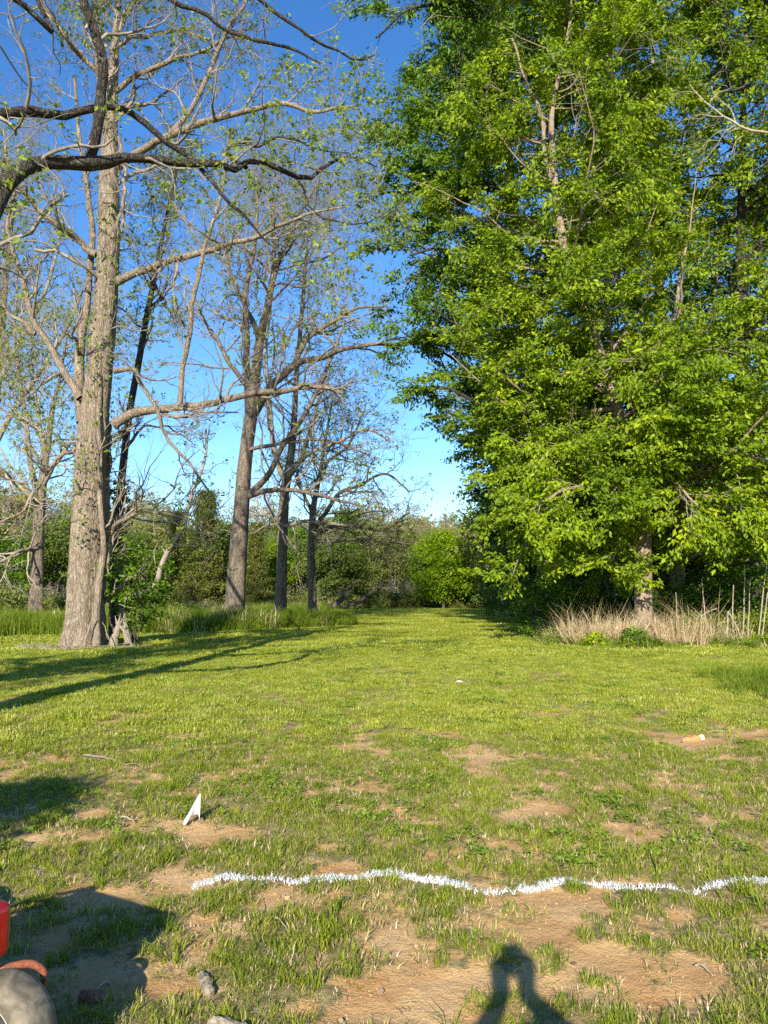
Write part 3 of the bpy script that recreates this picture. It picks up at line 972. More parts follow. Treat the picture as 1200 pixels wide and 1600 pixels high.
leafy_tree('shade_tree', 'bright green tree with pale rough trunk rising from the straw coloured grass', [
    (1006, 985, 27), (1006, 940, 26), (1005, 880, 25), (1004, 820, 24), (1000, 760, 22), (985, 700, 22), (968, 650, 20), (950, 600, 17), (930, 530, 16), (905, 460, 14),
    (885, 400, 13), (872, 330, 11), (864, 250, 9), (862, 180, 8), (875, 110, 6), (890, 40, 5), (895, -60, 3), (900, -160, 2)], 29.0, 71,
    limbs=74, limb_len=7.2, k=(9, 7), nleaf=56, leaf=.165, gaps=.44, lens=(2.6, 1.25), t0=.16, lowl=(30, .155, .34, 6.4), hand_limbs=[
        [(1000, 740, 15), (1015, 690, 13), (1022, 640, 11), (1028, 590, 9), (1045, 530, 7), (1060, 450, 5, 30), (1075, 360, 3, 31), (1090, 260, .6, 31)],
        [(870, 300, 8), (850, 240, 7), (845, 180, 6), (820, 120, 4), (800, 60, 3)],
        [(985, 790, 9, 28), (930, 760, 7, 26.5), (880, 765, 5, 25.5), (835, 795, 3, 25)],
        [(1000, 790, 7, 28.6), (950, 770, 6, 27.2), (905, 775, 5, 26.5), (862, 795, 3, 26)],
        [(1000, 760, 7, 28), (975, 755, 5, 26.5), (960, 760, 4, 25.5), (950, 780, 3, 25)],
        [(1010, 790, 9, 28.5), (1060, 770, 7, 27), (1110, 780, 5, 26), (1160, 800, 3, 25.5)],
        [(1010, 810, 7, 28.8), (1065, 795, 6, 27.6), (1115, 805, 5, 27), (1175, 825, 3, 26.5)],
        [(1010, 770, 6, 28.2), (1040, 760, 5, 26.5), (1065, 765, 4, 25.5), (1090, 790, 3, 25)],
        [(1010, 720, 9, 28), (1080, 700, 7, 26.5), (1140, 700, 5, 25.5), (1200, 720, 3, 25)]])
leafy_tree('shade_tree', 'tall mid green leafy tree whose crown borders the open blue sky', [
    (850, 960, 24), (848, 860, 22), (842, 760, 21), (835, 660, 19), (825, 540, 17), (815, 420, 15), (800, 300, 12), (790, 180, 10), (780, 60, 7), (775, -60, 4), (772, -160, 2)], 37.0, 73,
    'leaf_mid', limbs=80, limb_len=8.2, k=(9, 7), nleaf=52, leaf=.19, gaps=.42, t0=.26, lens=(3.0, 1.2), spread=.13, flat=.5, bark='bark_oak', lowl=(10, .16, .28, 4.0), hand_limbs=[
        [(830, 705, 9, 36.5), (770, 650, 7, 35.5), (710, 610, 5, 35), (655, 605, 3, 34.5)], [(826, 640, 9, 36.5), (750, 560, 7, 35.5), (690, 510, 5, 35), (645, 480, 3, 34.5)],
        [(833, 740, 8, 36.5), (790, 690, 6, 36), (740, 660, 5, 35.5), (700, 645, 3, 35)], [(820, 500, 9, 36.5), (740, 420, 7, 36), (680, 390, 5, 35.5), (640, 400, 3, 35)],
        [(800, 300, 8, 36.5), (710, 290, 6, 36), (640, 300, 5, 35.5), (595, 300, 3, 35)], [(792, 200, 8, 36.5), (700, 165, 6, 36), (625, 180, 4, 35.5), (580, 225, 3, 35)],
        [(780, 60, 7, 36.5), (700, 10, 6, 36), (630, 20, 4, 35.5), (585, 60, 3, 35)], [(778, 0, 7, 36.5), (720, -60, 6, 36), (650, -60, 4, 35.5), (600, -20, 3, 35)],
        ])
leafy_tree('shade_tree', 'large bright green tree filling the upper right corner', [
    (1180, 985, 26), (1178, 880, 25), (1172, 760, 22), (1165, 640, 19), (1160, 500, 16), (1158, 360, 13), (1160, 220, 10), (1165, 80, 7), (1170, -60, 4), (1175, -200, 2)], 33.0, 79,
    'leaf_bright', limbs=76, limb_len=7.8, k=(9, 7), nleaf=48, leaf=.18, gaps=.43, t0=.12, lens=(2.8, 1.1), lowl=(22, .10, .3, 6.5), bark='bark_oak')
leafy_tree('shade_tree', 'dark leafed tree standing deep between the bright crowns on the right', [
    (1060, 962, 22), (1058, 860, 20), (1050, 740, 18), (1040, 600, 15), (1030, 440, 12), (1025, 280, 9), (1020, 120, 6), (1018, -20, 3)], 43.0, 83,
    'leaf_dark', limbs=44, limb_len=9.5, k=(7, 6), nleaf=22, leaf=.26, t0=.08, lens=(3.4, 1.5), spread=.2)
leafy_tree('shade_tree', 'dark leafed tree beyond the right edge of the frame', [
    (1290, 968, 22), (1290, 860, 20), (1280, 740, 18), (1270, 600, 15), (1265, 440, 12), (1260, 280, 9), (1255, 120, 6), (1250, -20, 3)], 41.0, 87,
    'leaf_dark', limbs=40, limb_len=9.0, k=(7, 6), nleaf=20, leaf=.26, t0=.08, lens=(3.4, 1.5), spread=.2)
leafy_tree('vine_covered_tree', 'dark vine smothered tree overhanging the far right corner of the mown lawn', [
    (858, 968, 26), (856, 920, 24), (850, 870, 22), (842, 820, 18), (836, 760, 14), (832, 700, 9), (828, 650, 4)], 52.0, 89,
    'leaf_dark', limbs=40, limb_len=4.6, k=(7, 6), nleaf=30, leaf=.24, t0=.15, lens=(2.4, 1.1), spread=.16, bark='bark_oak', flat=.8, up=-.03)
leafy_tree('vine_covered_tree', 'dark vine smothered tree just behind the pale trunk', [
    (925, 968, 20), (922, 900, 18), (915, 830, 16), (910, 760, 12), (905, 700, 7)], 48.0, 97,
    'leaf_dark', limbs=36, limb_len=5.6, k=(7, 6), nleaf=26, leaf=.24, t0=.2, lens=(2.4, 1.1), spread=.16, bark='bark_oak', flat=.8, up=-.03)

# the dead boughs hanging against the right hand crowns
rg = np.random.default_rng(5)


def dead_bough(name, label, path, Y, kids, l2, seed, mat, base_pt=None):
    rng = np.random.default_rng(seed)
    p, rr = hand(path, Y)
    p, rr = resample(p, rr, 24, .03, rng)
    base = p[0].copy()
    root = thing(name, label, 'branch', tuple(base))
    limb_part('limb', root, p, rr, mat, base, rng, 8)
    A, AR = grow(p[None], rr[None], kids, .3, 1.0, l2, .7, .25, -.06, 9, .6, rng, .3)
    AR = np.clip(AR, .006, .03)
    B, BR = grow(A, AR, 5, .2, 1, l2 * .4, .7, .25, -.06, 5, .6, rng, .3)
    BR = np.clip(BR, .004, .01)
    parts = [(v - base, f) for v, f in (tubes(A, AR, 5), tubes(B, BR, 4))]
    tag(link_mesh('twig', join_tubes('twig', parts), [mat], root), kind='stuff')


dead_bough('dead_branch', 'bare pale dead bough hanging in front of the green crowns at the upper right',
           [(1290, 240, 6), (1230, 215, 4.5), (1180, 205, 3.5), (1130, 180, 2.8), (1100, 155, 2), (1075, 130, 1)], 24.0, 12, 2.6, 3, M['twig_pale'])


# ------------------------------------------------------------------ background woods
def crown_points(kind, rng, n, w, h, z0):
    """points in a crown volume, gathered into clumps"""
    if kind == 'cone':
        nb = 220
        t = rng.uniform(0, 1, nb) ** .8
        ang = rng.uniform(0, 2 * PI, nb)
        rad = (1 - t) * w * rng.uniform(.45, 1.05, nb) + .15
        c = np.stack((rad * np.cos(ang), rad * np.sin(ang), z0 + t * h), 1)
        s = np.array([.34, .34, .16]) * w * .5
    elif kind == 'ball':
        nb = 170
        d = unit(rng.normal(size=(nb, 3)))
        rad = rng.uniform(.55, 1.0, nb) ** .6
        c = d * rad[:, None] * np.array([w, w, h / 2]) + np.array([0, 0, z0 + h / 2])
        c[:, :2] *= (1.08 - .32 * (c[:, 2:3] - z0) / h)
        s = np.array([.17, .17, .08]) * w
    elif kind == 'loose':
        nb = 150
        d = unit(rng.normal(size=(nb, 3)))
        rad = rng.uniform(.2, 1.0, nb) ** .5
        c = d * rad[:, None] * np.array([w, w, h / 2]) + np.array([0, 0, z0 + h / 2])
        s = np.array([.13, .13, .06]) * w
    else:  # shrub
        nb = 90
        d = unit(rng.normal(size=(nb, 3)))
        d[:, 2] = np.abs(d[:, 2])
        c = d * (rng.uniform(.3, 1.0, nb) ** .5)[:, None] * np.array([w, w, h]) + np.array([0, 0, z0])
        s = np.array([.2, .2, .12]) * w
    i = rng.integers(0, nb, n)
    wgt = rng.uniform(.6, 1.4, (nb, 1))
    return c[i] + rng.normal(size=(n, 3)) * s * wgt[i]


def bg_proto(name, kind, w, h, z0, n, leaf, leafmat, bark, seed, branches=20, pale=False):
    rng = np.random.default_rng(seed)
    H = z0 + h
    tp = np.array([[0, 0, -.2], [.1, 0, H * .3], [rng.uniform(-.3, .3), .2, H * .6], [rng.uniform(-.4, .4), .1, H * .93]])
    tr = [H * .017 + .05, H * .014, H * .008, .03]
    me, P, r = trunk_mesh('trunk', tp, tr, sides=8, rings=14, flare=.2, seed=seed)
    parts = []
    if branches:
        A, AR = grow(P[None], r[None], branches, .15, .98, w * 1.15 if kind != 'cone' else w, .75 if kind != 'cone' else 1.3, .15, .08 if kind != 'cone' else 0, 8, .4, rng, .4)
        AR = np.clip(AR, .02, .12)
        parts.append(tubes(A, AR, 4))
        B, BR = grow(A, AR, 6, .2, 1, w * .4, .7, .2, .08, 5, .5, rng, .3)
        BR = np.clip(BR, .012, .05)
        parts.append(tubes(B, BR, 3))
        C, CR = grow(B, BR, 4, .2, 1, w * .16, .7, .2, .1, 3, .5, rng, .3)
        CR = np.clip(CR, .01, .03)
        if kind != 'cone':
            parts.append(tubes(C, CR, 3))
    bm_ = join_tubes('branches', parts) if parts else None
    pos = crown_points(kind, rng, n, w, h, z0)
    pos = pos[pos[:, 2] > .1]
    lm = leaves_mesh('crown', pos, leaf, rng, None, .3, .7)
    me.materials.append(M[bark])
    if bm_:
        bm_.materials.append(M['twig_pale' if pale else 'twig_grey'])
    lm.materials.append(M[leafmat])
    return (me, bm_, lm)


PROTO = {
    'cedar': bg_proto('cedar', 'cone', 3.0, 13, .5, 30000, .20, 'leaf_cedar', 'bark_mid', 1, 20),
    'maple': bg_proto('maple', 'ball', 4.6, 9.5, 1.2, 26000, .26, 'leaf_far_green', 'bark_mid', 2, 16),
    'green': bg_proto('green', 'loose', 5.0, 11, 1.5, 22000, .26, 'leaf_mid', 'bark_mid', 3, 18),
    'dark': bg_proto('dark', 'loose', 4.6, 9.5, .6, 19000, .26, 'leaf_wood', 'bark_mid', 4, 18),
    'olive': bg_proto('olive', 'loose', 4.8, 13, 1.0, 16000, .24, 'leaf_olive', 'bark_pale', 5, 26, True),
    'tan': bg_proto('tan', 'loose', 5.2, 15, 2.5, 9000, .24, 'leaf_tan', 'bark_pale', 6, 30, True),
    'birch': bg_proto('birch', 'loose', 4.2, 12, 2.0, 5500, .30, 'leaf_olive', 'bark_pale', 8, 26, True),
    'shrub': bg_proto('shrub', 'shrub', 2.6, 2.6, 0.0, 7500, .18, 'leaf_olive', 'bark_mid', 7, 8),
    'bramble': bg_proto('bramble', 'shrub', 2.6, 2.2, 0.0, 5000, .20, 'leaf_olive', 'bark_mid', 9, 8),
}
BG_LOOK = {
    'cedar': ('cedar_tree', 'olive cone shaped cedar'), 'maple': ('maple_tree', 'dense bright green rounded tree'),
    'green': ('broadleaf_tree', 'mid green loose crowned tree'), 'dark': ('broadleaf_tree', 'dark green dense tree'),
    'olive': ('young_leafed_tree', 'thin olive green spring tree'), 'tan': ('budding_tree', 'tan brown nearly bare tree'),
    'birch': ('pale_stemmed_tree', 'pale stemmed thin crowned tree'), 'shrub': ('shrub', 'green leafy shrub'), 'bramble': ('bramble_bush', 'olive brambly bush')}


def bg_tree(kind, px, Y, s, where, rz=None, group='trees along the far edge of the field', sx=1.0):
    name, look = BG_LOOK[kind]
    d = ray(px, 930)
    x = d[0] * Y / d[1]
    z = hill_z(x, Y)
    root = thing(name, look + ' ' + where, 'shrub' if kind in ('shrub', 'bramble') else 'tree', (x, Y, z), rng_bg.uniform(0, 6.28) if rz is None else rz, group)
    root.scale = (s * sx, s * sx, s)
    me, bm_, lm = PROTO[kind]
    link_mesh('trunk', me, (), root)
    if bm_:
        tag(link_mesh('branch', bm_, (), root), kind='stuff')
    tag(link_mesh('crown', lm, (), root), kind='stuff')
    return root


rng_bg = np.random.default_rng(99)


def hill_z(x, y):
    return float(np.interp(y, [0, 160, 420], [0, 0, 26]) * (0.75 + .35 * math.sin(x * .012 + 1.1)))


def build_hill():
    xs = np.linspace(-420, 420, 80)
    ys = np.linspace(161, 620, 50)
    X, Y = np.meshgrid(xs, ys)
    Z = np.interp(Y, [0, 160, 420, 620], [0, 0, 26, 30]) * (0.75 + .35 * np.sin(X * .012 + 1.1)) + .05
    nx, ny = len(xs), len(ys)
    i = (np.arange(ny - 1)[:, None] * nx + np.arange(nx - 1)[None]).ravel()
    me = np_mesh('hill', np.stack((X.ravel(), Y.ravel(), Z.ravel()), 1), [np.stack((i, i + 1, i + 1 + nx, i + nx), 1)], True)
    o = link_mesh('hill', me, [simple_mat('forest_floor', (.07, .07, .03), (.14, .12, .06), .05, .95, bump=0)])
    tag(o, 'low wooded hill rising beyond the field', kind='structure')
    # the wood on it: far trees nobody could count
    rng = np.random.default_rng(12)
    Vs, Fs, vs, off = [], [], [], 0
    for k in range(260):
        y = rng.uniform(200, 430)
        x = rng.uniform(-.55, .55) * y
        z = hill_z(x, y)
        w, h = rng.uniform(4, 7), rng.uniform(10, 17)
        n = 520
        tone = rng.uniform(0, 1)
        p = crown_points('loose', rng, n, w, h, 2) + np.array([x, y, z])
        a = unit(rng.normal(size=(n, 3)))
        b = unit(rng.normal(size=(n, 3)))
        s = rng.uniform(.4, .9, (n, 1))
        Vs.append(np.stack((p - a * s, p + b * s * .7, p + a * s, p - b * s * .7), 1).reshape(-1, 3))
        vs.append(np.clip(tone + rng.uniform(-.25, .25, n), 0, 1))
        # tapering trunk and limbs
    V = np.concatenate(Vs)
    me = np_mesh('far_wood', V, [np.arange(len(V)).reshape(-1, 4)], False, fattr={'v': np.concatenate(vs)})
    m = leaf_mat('far_wood_leaves', [(0.0, (.20, .17, .09)), (0.45, (.19, .185, .075)), (0.7, (.13, .17, .05)), (1.0, (.10, .17, .035))], trans=.2, nscale=.03, namt=.35, gloss=0.0)
    o = link_mesh('far_wood', me, [m])
    tag(o, 'far hillside wood of tan and olive spring crowns', 'woodland', None, 'stuff')


build_hill()

BG = [  # kind, px, Y, scale, where
    ('tan', 0, 92, 1.0, 'at the left edge of the far tree line'), ('green', 12, 80, .62, 'low at the left edge behind the dark trunk'), ('green', 30, 100, 1.2, 'left of the dark shaded trunk'),
    ('dark', 82, 90, 1.1, 'between the dark shaded trunk and the massive trunk'), ('tan', 95, 104, .95, 'rising over the dark trees left of the massive trunk'), ('green', -25, 95, 1.0, 'beyond the left frame edge'),
    ('green', 128, 98, 1.1, 'hidden behind the massive trunk'), ('maple', 196, 84, .62, 'low beside the massive trunk'), ('green', 205, 74, .62, 'close to the right of the massive trunk'),
    ('olive', 225, 96, .95, 'right of the massive trunk'), ('olive', 255, 112, 1.05, 'above the curved dead branch'), ('cedar', 272, 92, .86, 'left of the pair of cedars'),
    ('cedar', 318, 88, 1.0, 'right of the pair of cedars'), ('maple', 348, 98, 1.06, 'glowing beside the leaning dark trunk'), ('cedar', 398, 86, .72, 'right of the leaning dark trunk'),
    ('maple', 408, 96, .82, 'between the leaning trunk and the straight grey trunk'), ('green', 425, 98, .70, 'touching the straight grey trunk'), ('tan', 400, 125, 1.1, 'rising pale behind the cedars'),
    ('green', 466, 104, .86, 'between the straight grey trunk and the smallest trunk'), ('dark', 520, 96, .92, 'right of the smallest trunk'), ('olive', 492, 118, 1.12, 'behind the smallest trunk'),
    ('green', 545, 125, 1.25, 'tallest beside the dark dense tree'), ('tan', 575, 130, 1.15, 'behind the fallen boughs'), ('olive', 590, 120, .92, 'just left of the pale stemmed tree'),
    ('birch', 618, 112, .96, 'with white stems left of the bright rounded tree'), ('olive', 650, 124, .88, 'touching the bright rounded tree on its left'), ('maple', 693, 98, .92, 'alone at the end of the mown lawn'),
    ('olive', 735, 118, .62, 'low right of the bright rounded tree'), ('tan', 752, 140, .95, 'behind the low olive tree at the lawn end'), ('tan', 640, 150, 1.15, 'far behind the pale stemmed tree'),
    ('tan', 700, 155, 1.05, 'far behind the bright rounded tree'), ('olive', 785, 112, .8, 'partly hidden by the vine smothered tree'), ('birch', 790, 92, 1.35, 'tall and hazy left of the vine smothered tree'),
    ('olive', 820, 110, 1.1, 'behind the vine smothered tree'), ('dark', 880, 96, 1.3, 'seen through the gap under the shade trees'), ('green', 940, 90, 1.1, 'in the gap left of the pale trunk'),
    ('olive', 980, 80, .9, 'deep behind the pale trunk'), ('dark', 1040, 72, 1.1, 'deep behind the straw grass'), ('dark', 1110, 70, 1.15, 'behind the dry stalks'), ('green', 1170, 72, 1.1, 'behind the tallest dry stalks'),
    ('dark', 1240, 70, 1.2, 'beyond the right frame edge'), ('dark', -70, 90, 1.2, 'outside the left frame edge'), ('tan', 150, 118, 1.05, 'pale above the dark trees behind the massive trunk'),
    ('tan', 215, 130, 1.15, 'pale above the trees right of the massive trunk'), ('green', 445, 120, 1.05, 'behind the straight grey trunk'),
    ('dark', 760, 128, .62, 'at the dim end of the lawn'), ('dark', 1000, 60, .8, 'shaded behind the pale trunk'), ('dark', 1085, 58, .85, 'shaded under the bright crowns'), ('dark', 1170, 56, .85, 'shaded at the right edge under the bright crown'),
]
for b in BG:
    bg_tree(*b)
SH = [
    ('shrub', 20, 66, .8), ('bramble', 85, 70, .8), ('shrub', 225, 60, .9), ('shrub', 250, 72, 1.0), ('bramble', 300, 90, .9), ('bramble', 340, 92, .8), ('shrub', 405, 92, .9), ('bramble', 440, 90, .8),
    ('bramble', 480, 92, .9), ('shrub', 560, 100, 1.0), ('bramble', 600, 104, 1.1), ('shrub', 640, 106, 1.0), ('bramble', 668, 106, 1.0), ('shrub', 720, 104, .9), ('bramble', 745, 102, 1.0),
    ('shrub', 800, 98, .9), ('bramble', 812, 84, .9), ('bramble', 535, 96, .9), ('shrub', 712, 99, .4), ('shrub', -20, 64, 1.0), ('shrub', 900, 60, .9), ('bramble', 960, 56, .8), ('shrub', 1090, 48, .7), ('bramble', 1150, 46, .75), ('shrub', 1210, 46, .8)]
SHW = ['at the far left edge behind the dark shaded trunk', 'right of the dark shaded trunk in the rough grass', 'behind the vine bush of the massive trunk', 'under the curved pale sapling', 'at the foot of the tallest cedar',
       'between the tallest cedar and the leaning trunk', 'just right of the leaning trunk foot', 'at the foot of the straight grey trunk', 'at the foot of the smallest trunk', 'behind the fallen boughs',
       'left of the white stems at the lawn end', 'right of the white stems at the lawn end', 'touching the bright rounded tree on its left', 'touching the bright rounded tree on its right', 'under the low olive tree at the lawn end',
       'in the dim corner where lawn meets dark thicket', 'before the vine smothered tree', 'left of the fallen boughs', 'small, before the bright rounded tree', 'outside the left frame edge', 'in the shaded gap left of the pale trunk',
       'in shade just behind the pale trunk', 'in shade behind the green bramble mound', 'in shade behind the dry stalks', 'in shade beyond the right frame edge']
for i, (k, px, Y, s) in enumerate(SH):
    bg_tree(k, px, Y, s, SHW[i],
        group='shrubs along the wood edge')


# ------------------------------------------------------------------ scattering of grass (uncountable stuff)
def blades_mesh(name, n, h, spread, width, bend, rng, mat, hvar=.5, lean=.5, dry=0.0, segs=2):
    ang = rng.uniform(0, 2 * PI, n)
    rad = spread * np.sqrt(rng.uniform(0, 1, n))
    p = np.stack((rad * np.cos(ang), rad * np.sin(ang), np.full(n, -.01)), 1)
    la = ang + rng.normal(size=n) * .9
    ld = np.stack((np.cos(la), np.sin(la), np.zeros(n)), 1)
    side = np.stack((-np.sin(la + rng.normal(size=n) * .6), np.cos(la), np.zeros(n)), 1)
    hh = (h * rng.uniform(1 - hvar, 1 + hvar * .6, n))[:, None]
    ln = (lean * rng.uniform(.1, 1.0, n))[:, None]
    bd = (bend * rng.uniform(.3, 1.2, n))[:, None]
    w = (width * rng.uniform(.6, 1.3, n))[:, None]
    mid = p + np.array([0, 0, 1]) * hh * .55 + ld * hh * ln * .45
    tip = p + np.array([0, 0, 1]) * hh * (1.0 - bd * .45) + ld * hh * (ln + bd * .6)
    V = np.stack((p - side * w * .5, p + side * w * .5, mid + side * w * .42, mid - side * w * .42, tip), 1).reshape(-1, 3)
    b = np.arange(n)[:, None] * 5
    Q = b + np.array([[0, 1, 2, 3]])
    T = b + np.array([[3, 2, 4]])
    v = rng.uniform(0, .88, n)
    if dry:
        v = np.where(rng.uniform(size=n) < dry, .97, v)
    me = np_mesh(name, V, [Q, T], False, fattr={'v': np.concatenate((v, v))})
    me.materials.append(mat)
    return me


def clover_mesh(name, n, h, spread, r, rng, mat):
    Vs, Fs, off = [], [], 0
    k = 6
    for i in range(n):
        a = rng.uniform(0, 6.28)
        q = spread * math.sqrt(rng.uniform())
        c = np.array([q * math.cos(a), q * math.sin(a), h * rng.uniform(.5, 1.1)])
        nrm = unit(rng.normal(size=3) * .35 + np.array([0, -.2, 1]))
        u = unit(np.cross(nrm, np.array([.3, 1, 0])))
        w = np.cross(nrm, u)
        rr = r * rng.uniform(.6, 1.2)
        t = np.arange(k) / k * 2 * PI
        ring = c + rr * (np.cos(t)[:, None] * u + np.sin(t)[:, None] * w * .8)
        Vs.append(ring)
        Fs.append(np.arange(k) + off)
        off += k
    V = np.concatenate(Vs)
    me = np_mesh(name, V, [np.array(Fs)], False, fattr={'v': rng.uniform(0, .88, n)})
    me.materials.append(mat)
    return me


def source(name, meshes):
    c = bpy.data.collections.new(name)
    for i, me in enumerate(meshes):
        o = bpy.data.objects.new('%s_%02d' % (name, i), me)
        c.objects.link(o)
    return c


def scatter(name, label, cat, P, scale, coll, idx, rng, tilt=.12, rotz=None):
    n = len(P)
    me = bpy.data.meshes.new(name)
    me.vertices.add(n)
    me.vertices.foreach_set('co', np.asarray(P, np.float32).ravel())
    a = me.attributes.new('rot', 'FLOAT_VECTOR', 'POINT')
    rot = np.stack((rng.normal(size=n) * tilt, rng.normal(size=n) * tilt, rng.uniform(0, 2 * PI, n) if rotz is None else rotz), 1)
    a.data.foreach_set('vector', rot.astype(np.float32).ravel())
    a = me.attributes.new('scl', 'FLOAT', 'POINT')
    a.data.foreach_set('value', np.asarray(scale, np.float32))
    a = me.attributes.new('pick', 'INT', 'POINT')
    a.data.foreach_set('value', np.asarray(idx, np.int32))
    me.update()
    o = bpy.data.objects.new(name, me)
    COL.objects.link(o)
    tag(o, label, cat, None, 'stuff')
    ng = bpy.data.node_groups.new(name + '_scatter', 'GeometryNodeTree')
    ng.interface.new_socket('Geometry', in_out='INPUT', socket_type='NodeSocketGeometry')
    ng.interface.new_socket('Geometry', in_out='OUTPUT', socket_type='NodeSocketGeometry')
    N, L = ng.nodes, ng.links
    gi = N.new('NodeGroupInput')
    go = N.new('NodeGroupOutput')
    ci = N.new('GeometryNodeCollectionInfo')
    ci.inputs['Collection'].default_value = coll
    ci.inputs['Separate Children'].default_value = True
    ci.inputs['Reset Children'].default_value = True
    ip = N.new('GeometryNodeInstanceOnPoints')
    ip.inputs['Pick Instance'].default_value = True

    def attr(nm, t):
        x = N.new('GeometryNodeInputNamedAttribute')
        x.data_type = t
        x.inputs['Name'].default_value = nm
        return [s for s in x.outputs if s.enabled and s.name == 'Attribute'][0]
    L.new(gi.outputs[0], ip.inputs['Points'])
    L.new(ci.outputs[0], ip.inputs['Instance'])
    L.new(attr('pick', 'INT'), ip.inputs['Instance Index'])
    e2r = N.new('FunctionNodeEulerToRotation')
    L.new(attr('rot', 'FLOAT_VECTOR'), e2r.inputs[0])
    L.new(e2r.outputs[0], ip.inputs['Rotation'])
    L.new(attr('scl', 'FLOAT'), ip.inputs['Scale'])
    L.new(ip.outputs[0], go.inputs[0])
    md = o.modifiers.new('scatter', 'NODES')
    md.node_group = ng
    return o


LINE_PX = [(300, 1374), (350, 1365), (420, 1366), (470, 1371), (540, 1367), (600, 1361), (660, 1371), (720, 1379), (770, 1387), (830, 1383), (880, 1373), (940, 1377),
           (1000, 1383), (1050, 1379), (1082, 1390), (1115, 1380), (1150, 1370), (1200, 1372), (1260, 1370), (1330, 1374), (1450, 1380), (1700, 1372)]
LINE = np.array([on_ground(px, py + 6) for px, py in LINE_PX])


def line_dist(x, y):
    yl = np.interp(x, LINE[:, 0], LINE[:, 1])
    d = np.abs(y - yl)
    return np.where((x < LINE[0, 0]) | (x > LINE[-1, 0]), 9.0, d)


def frustum_points(y0, y1, dens, rng, margin=1.5):
    ymid = np.linspace(y0, y1, 40)
    half = .53 * ymid + margin
    area = float(((half[1:] + half[:-1]) * np.diff(ymid)).sum())
    n = int(area * dens)
    # sample y with probability ~ half-width
    cdf = np.concatenate(([0], np.cumsum((half[1:] + half[:-1]) / 2)))
    y = np.interp(rng.uniform(0, cdf[-1], n), cdf, ymid)
    x = rng.uniform(-1, 1, n) * (.53 * y + margin)
    return x, y


